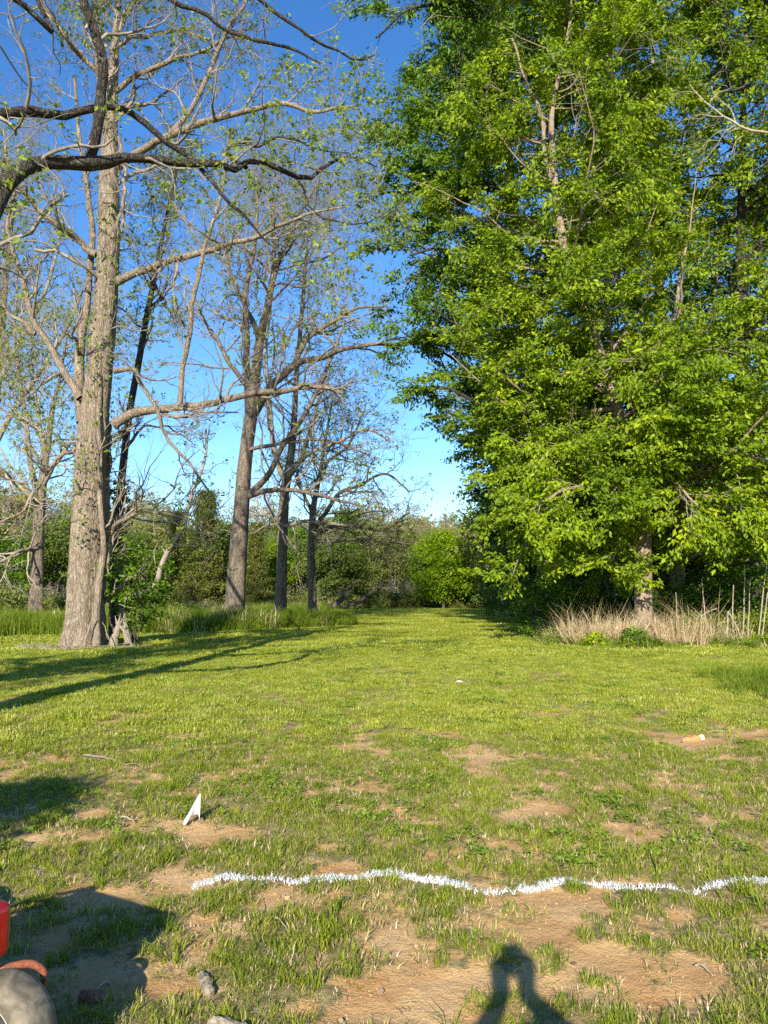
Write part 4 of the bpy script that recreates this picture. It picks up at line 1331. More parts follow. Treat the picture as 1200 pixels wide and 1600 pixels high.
def grass_all():
    rng = np.random.default_rng(123)
    g, gf, gt, st = M['grass'], M['grass_far'], M['grass_tall'], M['straw']
    near = source('turf_tuft', [
        blades_mesh('t0', 26, .050, .05, .0042, .6, rng, g, lean=.7, dry=.10), blades_mesh('t1', 30, .040, .06, .0038, .7, rng, g, lean=.8, dry=.15),
        blades_mesh('t2', 24, .065, .05, .0042, .5, rng, g, lean=.6, dry=.06), blades_mesh('t3', 22, .035, .06, .0040, .6, rng, g, lean=1.0, dry=.35),
        blades_mesh('t4', 22, .030, .07, .0032, .8, rng, st, lean=1.5),
        clover_mesh('t5', 12, .035, .06, .011, rng, M['clover']),
        blades_mesh('t6', 20, .11, .035, .0075, .55, rng, g, lean=.8, dry=.05), blades_mesh('t7', 24, .14, .045, .0085, .5, rng, g, lean=.9, dry=.06),
        blades_mesh('t8', 14, .10, .03, .010, .7, rng, g, lean=1.2, dry=.05), clover_mesh('t9', 8, .03, .05, .020, rng, M['clover'])])
    x, y = frustum_points(2.2, 9.5, 520, rng, 3.2)
    d = dirt_at(x, y)
    ln = line_dist(x, y)
    fb = fbm(x * 1.7, y * 1.7, 55, 3)
    keep = (rng.uniform(size=len(x)) > d * 1.3 - .02) & (rng.uniform(size=len(x)) < .55 + .9 * fb) & (ln > .055 + .03 * rng.uniform(size=len(x)))
    u = rng.uniform(size=len(x))
    pick = np.select([u < .26, u < .46, u < .64, u < .82], [0, 1, 2, 3], 4)
    pick = np.where((d > .3) & (u < .6), np.where(u < .2, 4, 3), pick)
    cl = fbm(x * 1.1 + 9, y * 1.1, 91, 2)
    pick = np.where((cl > .64) & (u < .22), 5, pick)
    z = ground_z(x, y)
    sc_ = rng.uniform(.7, 1.25, len(x)) * (.65 + .8 * fb)
    P = np.stack((x, y, z), 1)[keep]
    scatter('lawn_grass', 'short mown grass with dry blades and clover covering the foreground lawn', 'grass', P, sc_[keep], near, pick[keep], rng, .18)
    # coarse clumps
    x, y = frustum_points(2.4, 11.0, 26, rng, 3.0)
    fb = fbm(x * 1.3 + 3, y * 1.3, 66, 3)
    d = dirt_at(x, y)
    px, py = project(x, y)
    hot = np.zeros(len(x))
    for (cx, cy_, rx, ry) in [(690, 1350, 110, 18), (500, 1430, 60, 35), (1150, 1470, 60, 60), (640, 1410, 50, 40), (905, 1500, 60, 35), (560, 1330, 80, 15), (250, 1480, 60, 30), (800, 1300, 70, 18),
                              (170, 1350, 60, 20), (450, 1250, 60, 20), (240, 1250, 60, 25), (1000, 1360, 60, 12), (380, 1500, 60, 25), (430, 1440, 60, 20), (1180, 1100, 50, 40), (90, 1480, 80, 40)]:
        hot = np.maximum(hot, 1 - ((px - cx) / rx) ** 2 - ((py - cy_) / ry) ** 2)
    keep = (line_dist(x, y) > .10) & ((rng.uniform(size=len(x)) < smooth(.45, .75, fb) * .7 * (1 - .8 * d)) | (rng.uniform(size=len(x)) < np.clip(hot * 1.6, 0, .9)))
    u = rng.uniform(size=len(x))
    pick = np.select([u < .42, u < .8, u < .93], [6, 7, 8], 9)
    P = np.stack((x, y, ground_z(x, y)), 1)[keep]
    scatter('coarse_grass', 'coarse broad bladed clumps of grass standing above the foreground lawn', 'grass', P, rng.uniform(.5, 1.05, keep.sum()), near, pick[keep], rng, .15)
    # litter on the soil
    lit = source('dry_litter', [blades_mesh('l%d' % i, 5, .012, .05, .0045, .3, rng, M['litter'], lean=5.0) for i in range(3)] + [clover_mesh('l3', 1, .012, .01, .016, rng, M['litter'])])
    x, y = frustum_points(2.3, 12, 55, rng, 2.5)
    keep = line_dist(x, y) > .06
    P = np.stack((x, y, ground_z(x, y) + .004), 1)[keep]
    scatter('dry_litter', 'dry grass clippings and leaf scraps lying on the lawn and bare soil', 'litter', P, rng.uniform(.5, 1.3, keep.sum()), lit, rng.choice(4, keep.sum(), p=[.31, .31, .31, .07]), rng, .15)
    # middle lawn
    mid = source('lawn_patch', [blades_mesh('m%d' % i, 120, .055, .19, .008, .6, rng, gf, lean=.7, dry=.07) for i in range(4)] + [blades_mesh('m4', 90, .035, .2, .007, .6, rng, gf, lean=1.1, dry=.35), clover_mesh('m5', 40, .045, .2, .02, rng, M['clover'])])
    x, y = frustum_points(8.5, 24, 46, rng, 4)
    d = dirt_at(x, y)
    fb = fbm(x * .9, y * .9, 58, 3)
    keep = (rng.uniform(size=len(x)) > d * 1.0) & (rng.uniform(size=len(x)) < smooth(8.0, 10.5, y))
    u = rng.uniform(size=len(x))
    pick = np.select([u < .22, u < .44, u < .66, u < .82, u < .97], [0, 1, 2, 3, 4], 5)
    P = np.stack((x, y, ground_z(x, y)), 1)[keep]
    scatter('mown_grass', 'bright mown grass across the middle of the lawn', 'grass', P, (rng.uniform(.75, 1.2, len(x)) * (.6 + .8 * fb))[keep], mid, pick[keep], rng, .12)
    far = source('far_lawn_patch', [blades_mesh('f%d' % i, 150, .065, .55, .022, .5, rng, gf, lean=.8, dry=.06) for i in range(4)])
    x, y = frustum_points(22, 62, 9, rng, 5)
    keep = (wild_at(x, y) < .5) & (x < 26)
    P = np.stack((x, y, ground_z(x, y)), 1)[keep]
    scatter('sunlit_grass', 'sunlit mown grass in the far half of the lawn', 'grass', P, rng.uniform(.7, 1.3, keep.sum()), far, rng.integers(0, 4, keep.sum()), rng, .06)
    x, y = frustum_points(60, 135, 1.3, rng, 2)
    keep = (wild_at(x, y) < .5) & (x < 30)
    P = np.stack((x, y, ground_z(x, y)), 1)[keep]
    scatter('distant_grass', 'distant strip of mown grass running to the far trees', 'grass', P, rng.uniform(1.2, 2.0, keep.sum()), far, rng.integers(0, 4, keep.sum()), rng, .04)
    # tall bank on the left, weeds on the right
    tall = source('tall_tuft', [blades_mesh('k%d' % i, 70, .72, .32, .014, .55, rng, gt, lean=.45, hvar=.6) for i in range(3)] + [
        blades_mesh('k3', 60, .95, .35, .016, .9, rng, st, lean=.45, hvar=.6), blades_mesh('k4', 90, .45, .38, .03, .6, rng, gt, lean=.7, hvar=.7), clover_mesh('k5', 90, .45, .4, .05, rng, M['leaf_far_green'])])
    n = 9000
    x = rng.uniform(-34, 0, n)
    y = rng.uniform(29.5, 46, n)
    w = wild_at(x, y)
    near_edge = smooth(0, 1, w)
    keep = (w > .45) & (rng.uniform(size=n) < .62)
    fbb = fbm(x * .7, y * .7, 5, 3)
    u = rng.uniform(size=n)
    pick = np.select([u < .25, u < .5, u < .75, u < .765], [0, 1, 2, 3], 4)
    edge = smooth(.45, 1, w) * .5 + .5
    P = np.stack((x, y, ground_z(x, y)), 1)[keep]
    scatter('tall_grass', 'bank of tall lush uncut grass below the trunks on the left', 'grass', P, (rng.uniform(.9, 1.5, n) * edge * (.55 + .8 * fbb))[keep], tall, pick[keep], rng, .1)
    # left rough beyond the bank
    n = 2500
    x = rng.uniform(-45, -4, n)
    y = rng.uniform(70, 96, n)
    keep = x < left_edge(y) - .5
    P = np.stack((x, y, ground_z(x, y)), 1)[keep]
    scatter('rough_grass', 'rough grass strip at the foot of the far tree line on the left', 'grass', P, rng.uniform(.8, 1.5, keep.sum()), tall, rng.choice(5, keep.sum(), p=[.3, .3, .2, .1, .1]), rng, .1)
    # weeds on the right
    n = 16000
    y = 26 + rng.uniform(0, 1, n) ** 1.6 * 50
    x = rng.uniform(4, 42, n)
    w = wild_at(x, y)
    px, py = project(x, y)
    keep = (w > .4) & (rng.uniform(size=n) < np.where(y < 34, .8, .35)) & (px < 1330)
    straw_p = smooth(.3, .7, 1 - np.abs(px - 985) / 130) * (y < 31.5)
    u = rng.uniform(size=n)
    pick = np.where(u < .4 * straw_p + .04, 3, np.where(rng.uniform(size=n) < .5, 4, np.where(rng.uniform(size=n) < .5, 5, rng.integers(0, 3, n))))
    s = rng.uniform(.5, .95, n) * (.5 + .5 * smooth(.4, 1, w)) * np.where(pick == 3, 1.25, .85)
    P = np.stack((x, y, ground_z(x, y)), 1)[keep]
    scatter('weeds', 'green weeds and uncut grass at the foot of the right hand trees', 'weeds', P, s[keep], tall, pick[keep], rng, .12)
    low = source('low_weed', [blades_mesh('w%d' % i, 60, .26, .22, .02, .6, rng, gt, lean=.9, hvar=.6) for i in range(2)] + [clover_mesh('w2', 46, .22, .28, .045, rng, M['leaf_far_green']), clover_mesh('w3', 40, .16, .25, .04, rng, M['leaf_mid']), blades_mesh('w4', 26, .3, .22, .012, .7, rng, st, lean=1.3, hvar=.6)])
    n = 900
    x = rng.uniform(5.6, 17, n)
    y = 26.5 + rng.normal(size=n) * .75 + 2.2 * smooth(7.2, 5.6, x)
    cl = fbm(x * 1.1, y * .4, 35, 3)
    y = y + (cl - .5) * 2.6
    kp = rng.uniform(size=n) < smooth(.36, .6, cl)
    x, y, cl = x[kp], y[kp], cl[kp]
    n = len(x)
    P = np.stack((x, y, ground_z(x, y)), 1)
    scatter('low_weeds', 'ragged low weeds spilling onto the lawn before the right hand thicket', 'weeds', P, rng.uniform(.35, 1.1, n) * (.5 + 1.3 * cl), low, rng.choice(5, n, p=[.30, .27, .10, .17, .16]), rng, .2)
    # crumbs of clay and small stones on the worn ground
    crumbs = []
    for i in range(3):
        bm = bmesh.new()
        bmesh.ops.create_icosphere(bm, subdivisions=1, radius=.008)
        for v_ in bm.verts:
            v_.co *= rng.uniform(.6, 1.3)
            v_.co.z *= .7
        me = bpy.data.meshes.new('crumb%d' % i)
        bm.to_mesh(me)
        bm.free()
        me.materials.append(CRUMB)
        crumbs.append(me)
    cr = source('clay_crumb', crumbs)
    x, y = frustum_points(2.4, 9, 420, rng, .4)
    keep = (dirt_at(x, y) > .45) & (rng.uniform(size=len(x)) < .8)
    P = np.stack((x, y, ground_z(x, y) + .001), 1)[keep]
    scatter('clay_crumbs', 'crumbs of dry clay and grit on the worn patches', 'soil', P, .2 + rng.exponential(.26, keep.sum()), cr, rng.integers(0, 3, keep.sum()), rng, 1.0)
    # the two straw clumps
    dry = source('straw_tuft', [blades_mesh('s%d' % i, 46, 1.2, .24, .012, .6, rng, st, lean=.75, hvar=.6) for i in range(3)])
    P = []
    for (cx, cy_, rx, ry, n) in [(7.6, 27.8, 1.3, .8, 26), (10.3, 27.2, 1.0, .9, 34), (6.5, 28.4, .7, .5, 6), (9.1, 27.6, .8, .5, 5), (7.4, 26.8, 1.2, .3, 6), (11.9, 27.6, 1.4, .6, 5)]:
        for i in range(n):
            a, q = rng.uniform(0, 6.28), math.sqrt(rng.uniform())
            xx, yy = cx + rx * q * math.cos(a), cy_ + ry * q * math.sin(a)
            P.append((xx, yy, float(ground_z(xx, yy))))
    P = np.array(P)
    scatter('straw_grass', 'dry straw coloured grass leaning around the pale trunk on the right', 'dry grass', P, rng.uniform(.35, 1.2, len(P)) ** 1.2, dry, rng.integers(0, 3, len(P)), rng, .32)
    # taller grass at the right edge, middle distance
    n = 140
    x = rng.normal(7.35, .55, n)
    y = rng.normal(14.3, 1.1, n)
    P = np.stack((x, y, ground_z(x, y)), 1)
    side_t = source('side_tuft', [blades_mesh('q%d' % i, 50, .33, .16, .010, .6, rng, gt, lean=.6, hvar=.6) for i in range(3)])
    scatter('long_grass', 'patch of longer green grass at the right edge of the lawn', 'grass', P, rng.uniform(.6, 1.15, n), side_t, rng.integers(0, 3, n), rng, .12)


grass_all()


# ------------------------------------------------------------------ painted line
def painted_line():
    rng = np.random.default_rng(8)
    root = thing('painted_line', 'sprayed white line across the worn foreground grass', 'line marking', (0, 0, 0))
    n = 1250
    x = np.linspace(LINE[0, 0], LINE[-1, 0], n)
    y = np.interp(x, LINE[:, 0], LINE[:, 1])
    hw = .008 + .022 * (fbm(x * 9, x * 0, 3, 3) - .3)
    wob = (fbm(x * 6, x * 0 + 5, 7, 3) - .5) * .04
    cover = fbm(x * 3.0, x * 0 + 2, 44, 2)
    rows = 7
    V, Fq = [], []
    for k in range(rows):
        s = (k / (rows - 1) - .5) * 2
        yy = y + wob + s * hw * (1 + .35 * (rng.uniform(size=n) - .5))
        V.append(np.stack((x, yy, ground_z(x, yy) + .005), 1))
    V = np.stack(V, 0).reshape(-1, 3)
    i = (np.arange(rows - 1)[:, None] * n + np.arange(n - 1)[None])
    keep = rng.uniform(size=i.shape) > .28 + .5 * smooth(.5, .72, cover)[None, :-1]
    i = i[keep]
    Fq = np.stack((i, i + 1, i + 1 + n, i + n), 1)
    me = np_mesh('paint', V, [Fq], False)
    link_mesh('paint', me, [simple_mat('line_paint', (.66, .66, .63), (.82, .82, .80), 40, .8, bump=.5)], root)
    # sprayed blades
    N = 7200
    t = rng.uniform(0, 1, N)
    bx = LINE[0, 0] + t * (LINE[-1, 0] - LINE[0, 0])
    dens = fbm(bx * 3.3, bx * 0 + 1, 15, 3)
    g = (rng.uniform(size=N) < smooth(.28, .50, dens) * .8 + .2)
    bx = bx[g]
    by = np.interp(bx, LINE[:, 0], LINE[:, 1]) + rng.normal(size=len(bx)) * .020
    N = len(bx)
    p = np.stack((bx, by, ground_z(bx, by)), 1)
    h = (rng.uniform(.008, .032, N) * (.6 + .9 * fbm(bx * 5, by * 0, 19, 2)))[:, None]
    a = rng.uniform(0, 6.28, N)
    ld = np.stack((np.cos(a), np.sin(a), 0 * a), 1)
    sd = np.stack((-np.sin(a), np.cos(a), 0 * a), 1) * .0028
    mid = p + ld * h * .4 + np.array([0, 0, 1]) * h * .6
    tip = p + ld * h * 1.3 + np.array([0, 0, 1]) * h * .8
    V = np.stack((p - sd, p + sd, mid + sd, mid - sd, tip), 1).reshape(-1, 3)
    b = np.arange(N)[:, None] * 5
    v = rng.uniform(0, .88, N)
    me = np_mesh('painted_blades', V, [b + np.array([[0, 1, 2, 3]]), b + np.array([[3, 2, 4]])], False, fattr={'v': np.concatenate((v, v))})
    tag(link_mesh('sprayed_grass', me, [M['white_grass']], root), kind='stuff')


painted_line()


# ------------------------------------------------------------------ small things
def bm_obj(name, bm, mat, parent=None, smooth_=True, bevel=0.0, loc=None):
    me = bpy.data.meshes.new(name)
    bm.normal_update()
    bm.to_mesh(me)
    bm.free()
    for p in me.polygons:
        p.use_smooth = smooth_
    o = link_mesh(name, me, [mat], parent, loc)
    if bevel:
        b = o.modifiers.new('bevel', 'BEVEL')
        b.width = bevel
        b.segments = 3
        b.limit_method = 'ANGLE'
    return o


def box_bm(cx, cy_, cz, sx, sy, sz, bm=None, rot=None):
    bm = bm or bmesh.new()
    mt = Matrix.Translation((cx, cy_, cz))
    if rot:
        mt = mt @ Euler(rot).to_matrix().to_4x4()
    bmesh.ops.create_cube(bm, size=1, matrix=mt @ Matrix.Diagonal((sx, sy, sz, 1)))
    return bm


def lathe_bm(profile, seg=48, axis='Y'):
    bm = bmesh.new()
    rings = []
    for (r_, h_) in profile:
        ring = []
        for k in range(seg):
            a = 2 * PI * k / seg
            ring.append(bm.verts.new((r_ * math.cos(a), h_, r_ * math.sin(a))))
        rings.append(ring)
    for i in range(len(rings) - 1):
        for k in range(seg):
            k2 = (k + 1) % seg
            bm.faces.new((rings[i][k], rings[i][k2], rings[i + 1][k2], rings[i + 1][k]))
    return bm


def tube_obj(name, pts, rad, mat, parent=None, sides=10, n=24, wob=0.0, seed=0, kind=None):
    rng = np.random.default_rng(seed)
    P, r = resample(pts, rad, n, wob, rng)
    V, Fq = tubes(P[None], r[None], sides, .05 if wob else 0, rng)
    # end caps as fans
    s = sides
    V = np.vstack((V, P[0], P[-1]))
    k = np.arange(s)
    c0 = np.stack((np.full(s, len(V) - 2), (k + 1) % s, k), 1)
    c1 = np.stack((np.full(s, len(V) - 1), (n - 1) * s + k, (n - 1) * s + (k + 1) % s), 1)
    me = np_mesh(name, V, [Fq, c0, c1], True)
    return link_mesh(name, me, [mat], parent)


def marker_flag():
    b = on_ground(305, 1287)
    z = float(ground_z(b[0], b[1]))
    root = thing('marker_flag', 'small white plastic marker flag drooping on its wire stake in the grass', 'flag', (b[0], b[1], z))
    white, nt, out = new_mat('flag_plastic')
    df = nd(nt, 'ShaderNodeBsdfDiffuse')
    df.inputs['Color'].default_value = (.82, .82, .84, 1)
    tr = nd(nt, 'ShaderNodeBsdfTranslucent')
    tr.inputs['Color'].default_value = (.8, .8, .82, 1)
    mx = nd(nt, 'ShaderNodeMixShader', Fac=.25)
    nt.links.new(df.outputs[0], mx.inputs[1])
    nt.links.new(tr.outputs[0], mx.inputs[2])
    nt.links.new(mx.outputs[0], out.inputs[0])
    tube_obj('wire_stake', [(.030, .0, -.05), (.033, 0, .1), (.034, 0, .235)], [.0016] * 3, simple_mat('wire', (.3, .3, .3), (.5, .5, .5), 20, .4, .8), root, 6, 8)
    # draped sheet: folds hanging from the tip of the wire
    # left wing comes towards the sun, the middle fold lies behind, right fold runs down the wire
    bm = bmesh.new()
    top = Vector((.032, -.002, .232))
    foot = [Vector((-.096, -.020, .010)), Vector((-.058, -.055, .016)), Vector((-.040, -.010, .050)), Vector((.002, .050, .056)), Vector((.018, .030, .052)), Vector((.036, -.022, .046))]
    rows = 8
    grid = []
    for r_ in range(rows + 1):
        t = r_ / rows
        row = []
        for j, f in enumerate(foot):
            tp = top + Vector((-.006 + .002 * j, 0, -.002 * abs(j - 3)))
            p = tp.lerp(f, t)
            p.y += .006 * math.sin(t * 5 + j)
            row.append(bm.verts.new(p))
        grid.append(row)
    for r_ in range(rows):
        for j in range(len(foot) - 1):
            bm.faces.new((grid[r_][j], grid[r_][j + 1], grid[r_ + 1][j + 1], grid[r_ + 1][j]))
    o = bm_obj('flag_sheet', bm, white, root)
    s = o.modifiers.new('thickness', 'SOLIDIFY')
    s.thickness = .0008


marker_flag()


def chunk(name, label, cat, px, py, L, rr, rz, mat, seed, lift=.5):
    b = on_ground(px, py)
    z = float(ground_z(b[0], b[1])) + rr * lift
    rng = np.random.default_rng(seed)
    n, s = 12, 12
    t = np.linspace(-.5, .5, n)
    P = np.stack((t * L, .12 * L * (rng.uniform() - .5) * np.sin(t * 3), 0 * t), 1)
    r = rr * (1 - .25 * np.abs(t * 2) ** 3) * (1 + rng.uniform(-.15, .15, n))
    V, Fq = tubes(P[None], r[None], s, .16, rng)
    V = np.vstack((V, P[0] + (-.01, 0, 0), P[-1] + (.01, 0, 0)))
    k = np.arange(s)
    me = np_mesh(name, V, [Fq, np.stack((np.full(s, len(V) - 2), (k + 1) % s, k), 1), np.stack((np.full(s, len(V) - 1), (n - 1) * s + k, (n - 1) * s + (k + 1) % s), 1)], False)
    o = link_mesh(name, me, [mat])
    o.location = (b[0], b[1], z)
    o.rotation_euler = (rng.uniform(0, 3), rng.uniform(-.1, .1), rz)
    tag(o, label, cat)
    return o


lichen_bark = simple_mat('lichen_bark', (.12, .09, .06), (.36, .31, .23), 22, .9, bump=.8)
chunk('wood_piece', 'lichen spotted stick of bark lying in the grass below the white line', 'wood', 322, 1533, .19, .026, -1.15, lichen_bark, 1)
chunk('wood_piece', 'knobbly pale piece of rotten wood at the bottom edge left of centre', 'wood', 362, 1600, .20, .032, -.35, lichen_bark, 2)
chunk('wood_piece', 'rusty brown chunk lying in the machine shadow near the tyre', 'wood', 145, 1562, .11, .03, .2, simple_mat('rusty_brown', (.10, .04, .02), (.30, .14, .08), 20, .8), 3)
chunk('clay_clod', 'orange and cream clod of clay on the right side of the lawn', 'clod', 1080, 1152, .22, .04, .15, simple_mat('orange_clay', (.52, .17, .05), (.62, .30, .14), 9, .9), 4, .2)
chunk('broken_stone', 'small cream stone resting against the orange clod', 'stone', 1095, 1149, .07, .035, .5, simple_mat('cream_stone', (.62, .52, .36), (.72, .66, .5), 20, .9), 5, .5)
chunk('broken_stone', 'small pale stone in the turf near the upper centre of the lawn', 'stone', 718, 1066, .12, .02, .1, simple_mat('pale_stone', (.5, .46, .4), (.65, .62, .55), 20, .9), 6, .5)


def stick(label, a, b, r, seed, mat, lift=.012):
    A, B = on_ground(*a), on_ground(*b)
    for q in (A, B):
        q[2] = float(ground_z(q[0], q[1])) + lift
    mid = (A + B) / 2 + np.array([0, .03, .015])
    c = A.copy()
    o = tube_obj('fallen_stick', [A - c, mid - c, B - c], [r, r * .8, r * .45], mat, None, 7, 16, r * .5, seed)
    o.location = tuple(c)
    tag(o, label, 'stick')


stick('long grey stick lying in the grass left of the white flag', (130, 1181), (192, 1196), .014, 1, M['dead_wood'])
stick('thin twig running on from the long grey stick', (192, 1197), (222, 1200), .006, 2, M['dead_wood'])
stick('pale peeled stick in the grass above the white flag', (275, 1180), (325, 1172), .010, 3, M['dead_wood'])
stick('short white twig beside the white flag', (180, 1284), (212, 1287), .008, 4, M['twig_pale'])
stick('thin pale straw lying in the grass just above the painted line', (682, 1332), (696, 1345), .004, 5, M['straw'])
stick('thin pale twig in the clump below the painted line', (420, 1432), (455, 1466), .005, 6, M['twig_pale'])
stick('short pale twig on the clay near the bottom right', (1085, 1500), (1115, 1518), .005, 7, M['twig_pale'])
stick('pale stick on the lawn far right near the clay clod', (1105, 1140), (1150, 1139), .012, 8, M['dead_wood'])
stick('pale curved straw across the grass at bottom left', (150, 1542), (178, 1540), .004, 9, M['straw'])


def stump():
    Y = 25.3
    b = at(178, 1003, Y)
    b[2] = float(ground_z(b[0], b[1]))
    root = thing('broken_stump', 'splintered pale stump leaning beside the foot of the massive trunk', 'stump', tuple(b))
    tube_obj('bole', [(0, 0, -.05), (.03, 0, .35), (.10, 0, .62), (.15, .02, .85)], [.17, .12, .10, .08], M['dead_wood'], root, 12, 20, .012, 1)
    for i, (x0, x1, z1) in enumerate([(.08, .02, 1.05), (.14, .17, 1.12), (.19, .24, .98), (.12, .10, .95)]):
        tube_obj('splinter', [(x0, .0, .76), (x1, .02 * i, z1)], [.045, .008], M['dead_wood'], root, 6, 6, .004, i)
    tube_obj('snag', [(.14, 0, .78), (.42, -.1, .42), (.62, -.15, .12), (.70, -.15, -.02)], [.05, .04, .03, .02], M['dead_wood'], root, 8, 16, .015, 9)
    tube_obj('snag', [(.02, 0, .50), (-.12, .0, .78), (-.2, .1, 1.0)], [.04, .03, .02], M['bark_oak'], root, 8, 12, .01, 8)


stump()


def debris(n, seed):
    rng = np.random.default_rng(seed)
    P = []
    R_ = []
    for i in range(n):
        a = rng.uniform(PI * .9, 2 * PI + .6)
        q = rng.uniform(.95, 1.7)
        x, y = -10.1 + q * math.cos(a) * 1.15, 26.1 + q * math.sin(a)
        z = float(ground_z(x, y)) + .02
        L = rng.uniform(.15, .5)
        d = rng.uniform(0, 6.28)
        e = np.array([math.cos(d), math.sin(d) * .5, rng.uniform(-.05, .25)]) * L
        p0 = np.array([x, y, z])
        P.append(np.stack((p0, p0 + e * .5 + (0, 0, .02), p0 + e)))
        R_.append([.018, .015, .006])
    V, Fq = tubes(np.array(P), np.array(R_), 5)
    me = np_mesh('bark_litter', V, [Fq], True)
    o = link_mesh('bark_litter', me, [M['dead_wood']])
    tag(o, 'reddish bark scraps and twigs heaped around the foot of the massive trunk', 'litter', None, 'stuff')


debris(260, 4)
for i, (lab, a) in enumerate([('dead stick propped upright against the front of the massive trunk', [(131, 1006, 4, 24.9), (138, 985, 3.4, 24.95), (146, 964, 1.6, 25.0)]),
                              ('thin dead stick leaning right of the massive trunk foot', [(176, 1004, 1.6, 24.8), (166, 985, 1.5, 24.9), (160, 972, 1, 25.0)])]):
    p, r = hand(a, 25)
    p[0, 2] = float(ground_z(p[0, 0], p[0, 1])) - .02
    c = p[0].copy()
    o = tube_obj('dead_stick', p - c, r, M['dead_wood'], None, 7, 14, .01, i)
    o.location = tuple(c)
    tag(o, lab, 'stick')


def curved_dead_branch():
    rng = np.random.default_rng(17)
    path = [(200, 930, 10), (225, 925, 10), (243, 912, 10), (253, 880, 8.5), (266, 855, 7.5), (283, 828, 7), (292, 800, 6.5), (303, 765, 5.5), (316, 735, 4.5), (322, 700, 4), (322, 668, 3)]
    p, r = hand(path, 27.0)
    g = p[0].copy()
    g[2] = float(ground_z(g[0], g[1]))
    root = thing('leaning_sapling', 'crooked pale barked sapling curving up from the leafy bush right of the massive trunk', 'tree', tuple(g))
    p = np.vstack((g + (0.1, 0, -.05), p))
    r = np.concatenate(([.13], r))
    q, w = resample(p, r, 40, .02, rng)
    limb_part('trunk', root, q, w, M['bark_pale'], g, rng, 9)
    q, w = resample(p, r, 24)
    A, AR = grow(q[None], w[None], 12, .35, 1, 1.8, .8, .25, .0, 8, .4, rng, .3)
    AR = np.clip(AR, .006, .03)
    B, BR = grow(A, AR, 5, .2, 1, .8, .8, .25, .0, 5, .5, rng, .3)
    BR = np.clip(BR, .004, .01)
    parts = [(v - g, f) for v, f in (tubes(A, AR, 5), tubes(B, BR, 4))]
    tag(link_mesh('twig', join_tubes('twig', parts), [M['twig_grey']], root), kind='stuff')
    pp, TT = sample_along(B, 5, rng, .3, .05)
    tag(link_mesh('foliage', leaves_mesh('foliage', pp - g, .09, rng, TT, .4, .6), [M['leaf_oak']], root), kind='stuff')


curved_dead_branch()


def leafy_bush(name, label, cx, cy_, w, h, n, leaf, mat, seed, z0=0.0, stems=7):
    rng = np.random.default_rng(seed)
    g = np.array([cx, cy_, float(ground_z(cx, cy_))])
    root = thing(name, label, 'shrub', tuple(g))
    P = []
    for i in range(stems):
        a = rng.uniform(0, 6.28)
        P.append(np.linspace((0, 0, 0), (w * .7 * math.cos(a), w * .7 * math.sin(a), z0 + h * rng.uniform(.6, .95)), 6) + rng.normal(size=(6, 3)) * .05)
    P = np.array(P)
    R_ = np.linspace(.025, .006, 6)[None].repeat(stems, 0)
    B, BR = grow(P, R_, 7, .3, 1, w * .6, .8, .2, .0, 5, .6, rng, .3)
    tag(link_mesh('stem', join_tubes('stem', [tubes(P, R_, 5), tubes(B, np.clip(BR, .004, .01), 4)]), [M['twig_dark']], root), kind='stuff')
    pos = crown_points('loose', rng, n, w, h, z0)
    pos = pos[pos[:, 2] > .02]
    tag(link_mesh('foliage', leaves_mesh('foliage', pos, leaf, rng, None, .3, .7), [M[mat]], root), kind='stuff')


bp = at(215, 900, 27.3)
leafy_bush('vine_bush', 'leafy vine bush clinging to the right side of the massive trunk', bp[0], 27.3, 1.25, 3.0, 3600, .12, 'leaf_mid', 5, .55)
leafy_bush('vine_bush', 'slim leafy climber between the massive trunk and the slender dark stem', at(182, 800, 27.6)[0], 27.6, .55, 4.2, 1500, .11, 'leaf_dark', 6, 2.2, 4)
for i, (px, Y, w, h, lab) in enumerate([(930, 26.2, .35, .55, 'low round green bush between the two straw clumps'), (1085, 28.4, .9, 1.1, 'green bramble mound right of the straw clumps'), (1150, 28.6, 1.1, 1.1, 'green bramble mound behind the dry stalks'),
                                        (842, 31.0, .7, .7, 'weedy bush at the left corner of the right hand thicket'), (1215, 27.5, 1.0, 1.2, 'green bramble mound at the right edge'), (990, 26.0, .42, .7, 'small green bush at the foot of the pale trunk')]):
    leafy_bush('weed_bush', lab, at(px, 960, Y)[0], Y, w, h, int(1500 * w), .09, 'leaf_mid' if i % 2 else 'leaf_bright', 20 + i, .0, 6)


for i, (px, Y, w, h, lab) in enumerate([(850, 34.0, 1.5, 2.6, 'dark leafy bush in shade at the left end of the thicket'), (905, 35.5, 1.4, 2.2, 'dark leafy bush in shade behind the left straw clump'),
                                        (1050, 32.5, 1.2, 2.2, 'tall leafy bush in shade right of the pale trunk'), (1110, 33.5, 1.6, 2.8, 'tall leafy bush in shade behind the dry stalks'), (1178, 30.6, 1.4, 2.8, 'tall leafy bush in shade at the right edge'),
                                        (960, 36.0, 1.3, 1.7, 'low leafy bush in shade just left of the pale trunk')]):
    leafy_bush('understory_bush', lab, at(px, 960, Y)[0], Y, w, h, int(2600 * w), .12, 'leaf_dark' if i % 2 else 'leaf_mid', 40 + i, .1, 8)


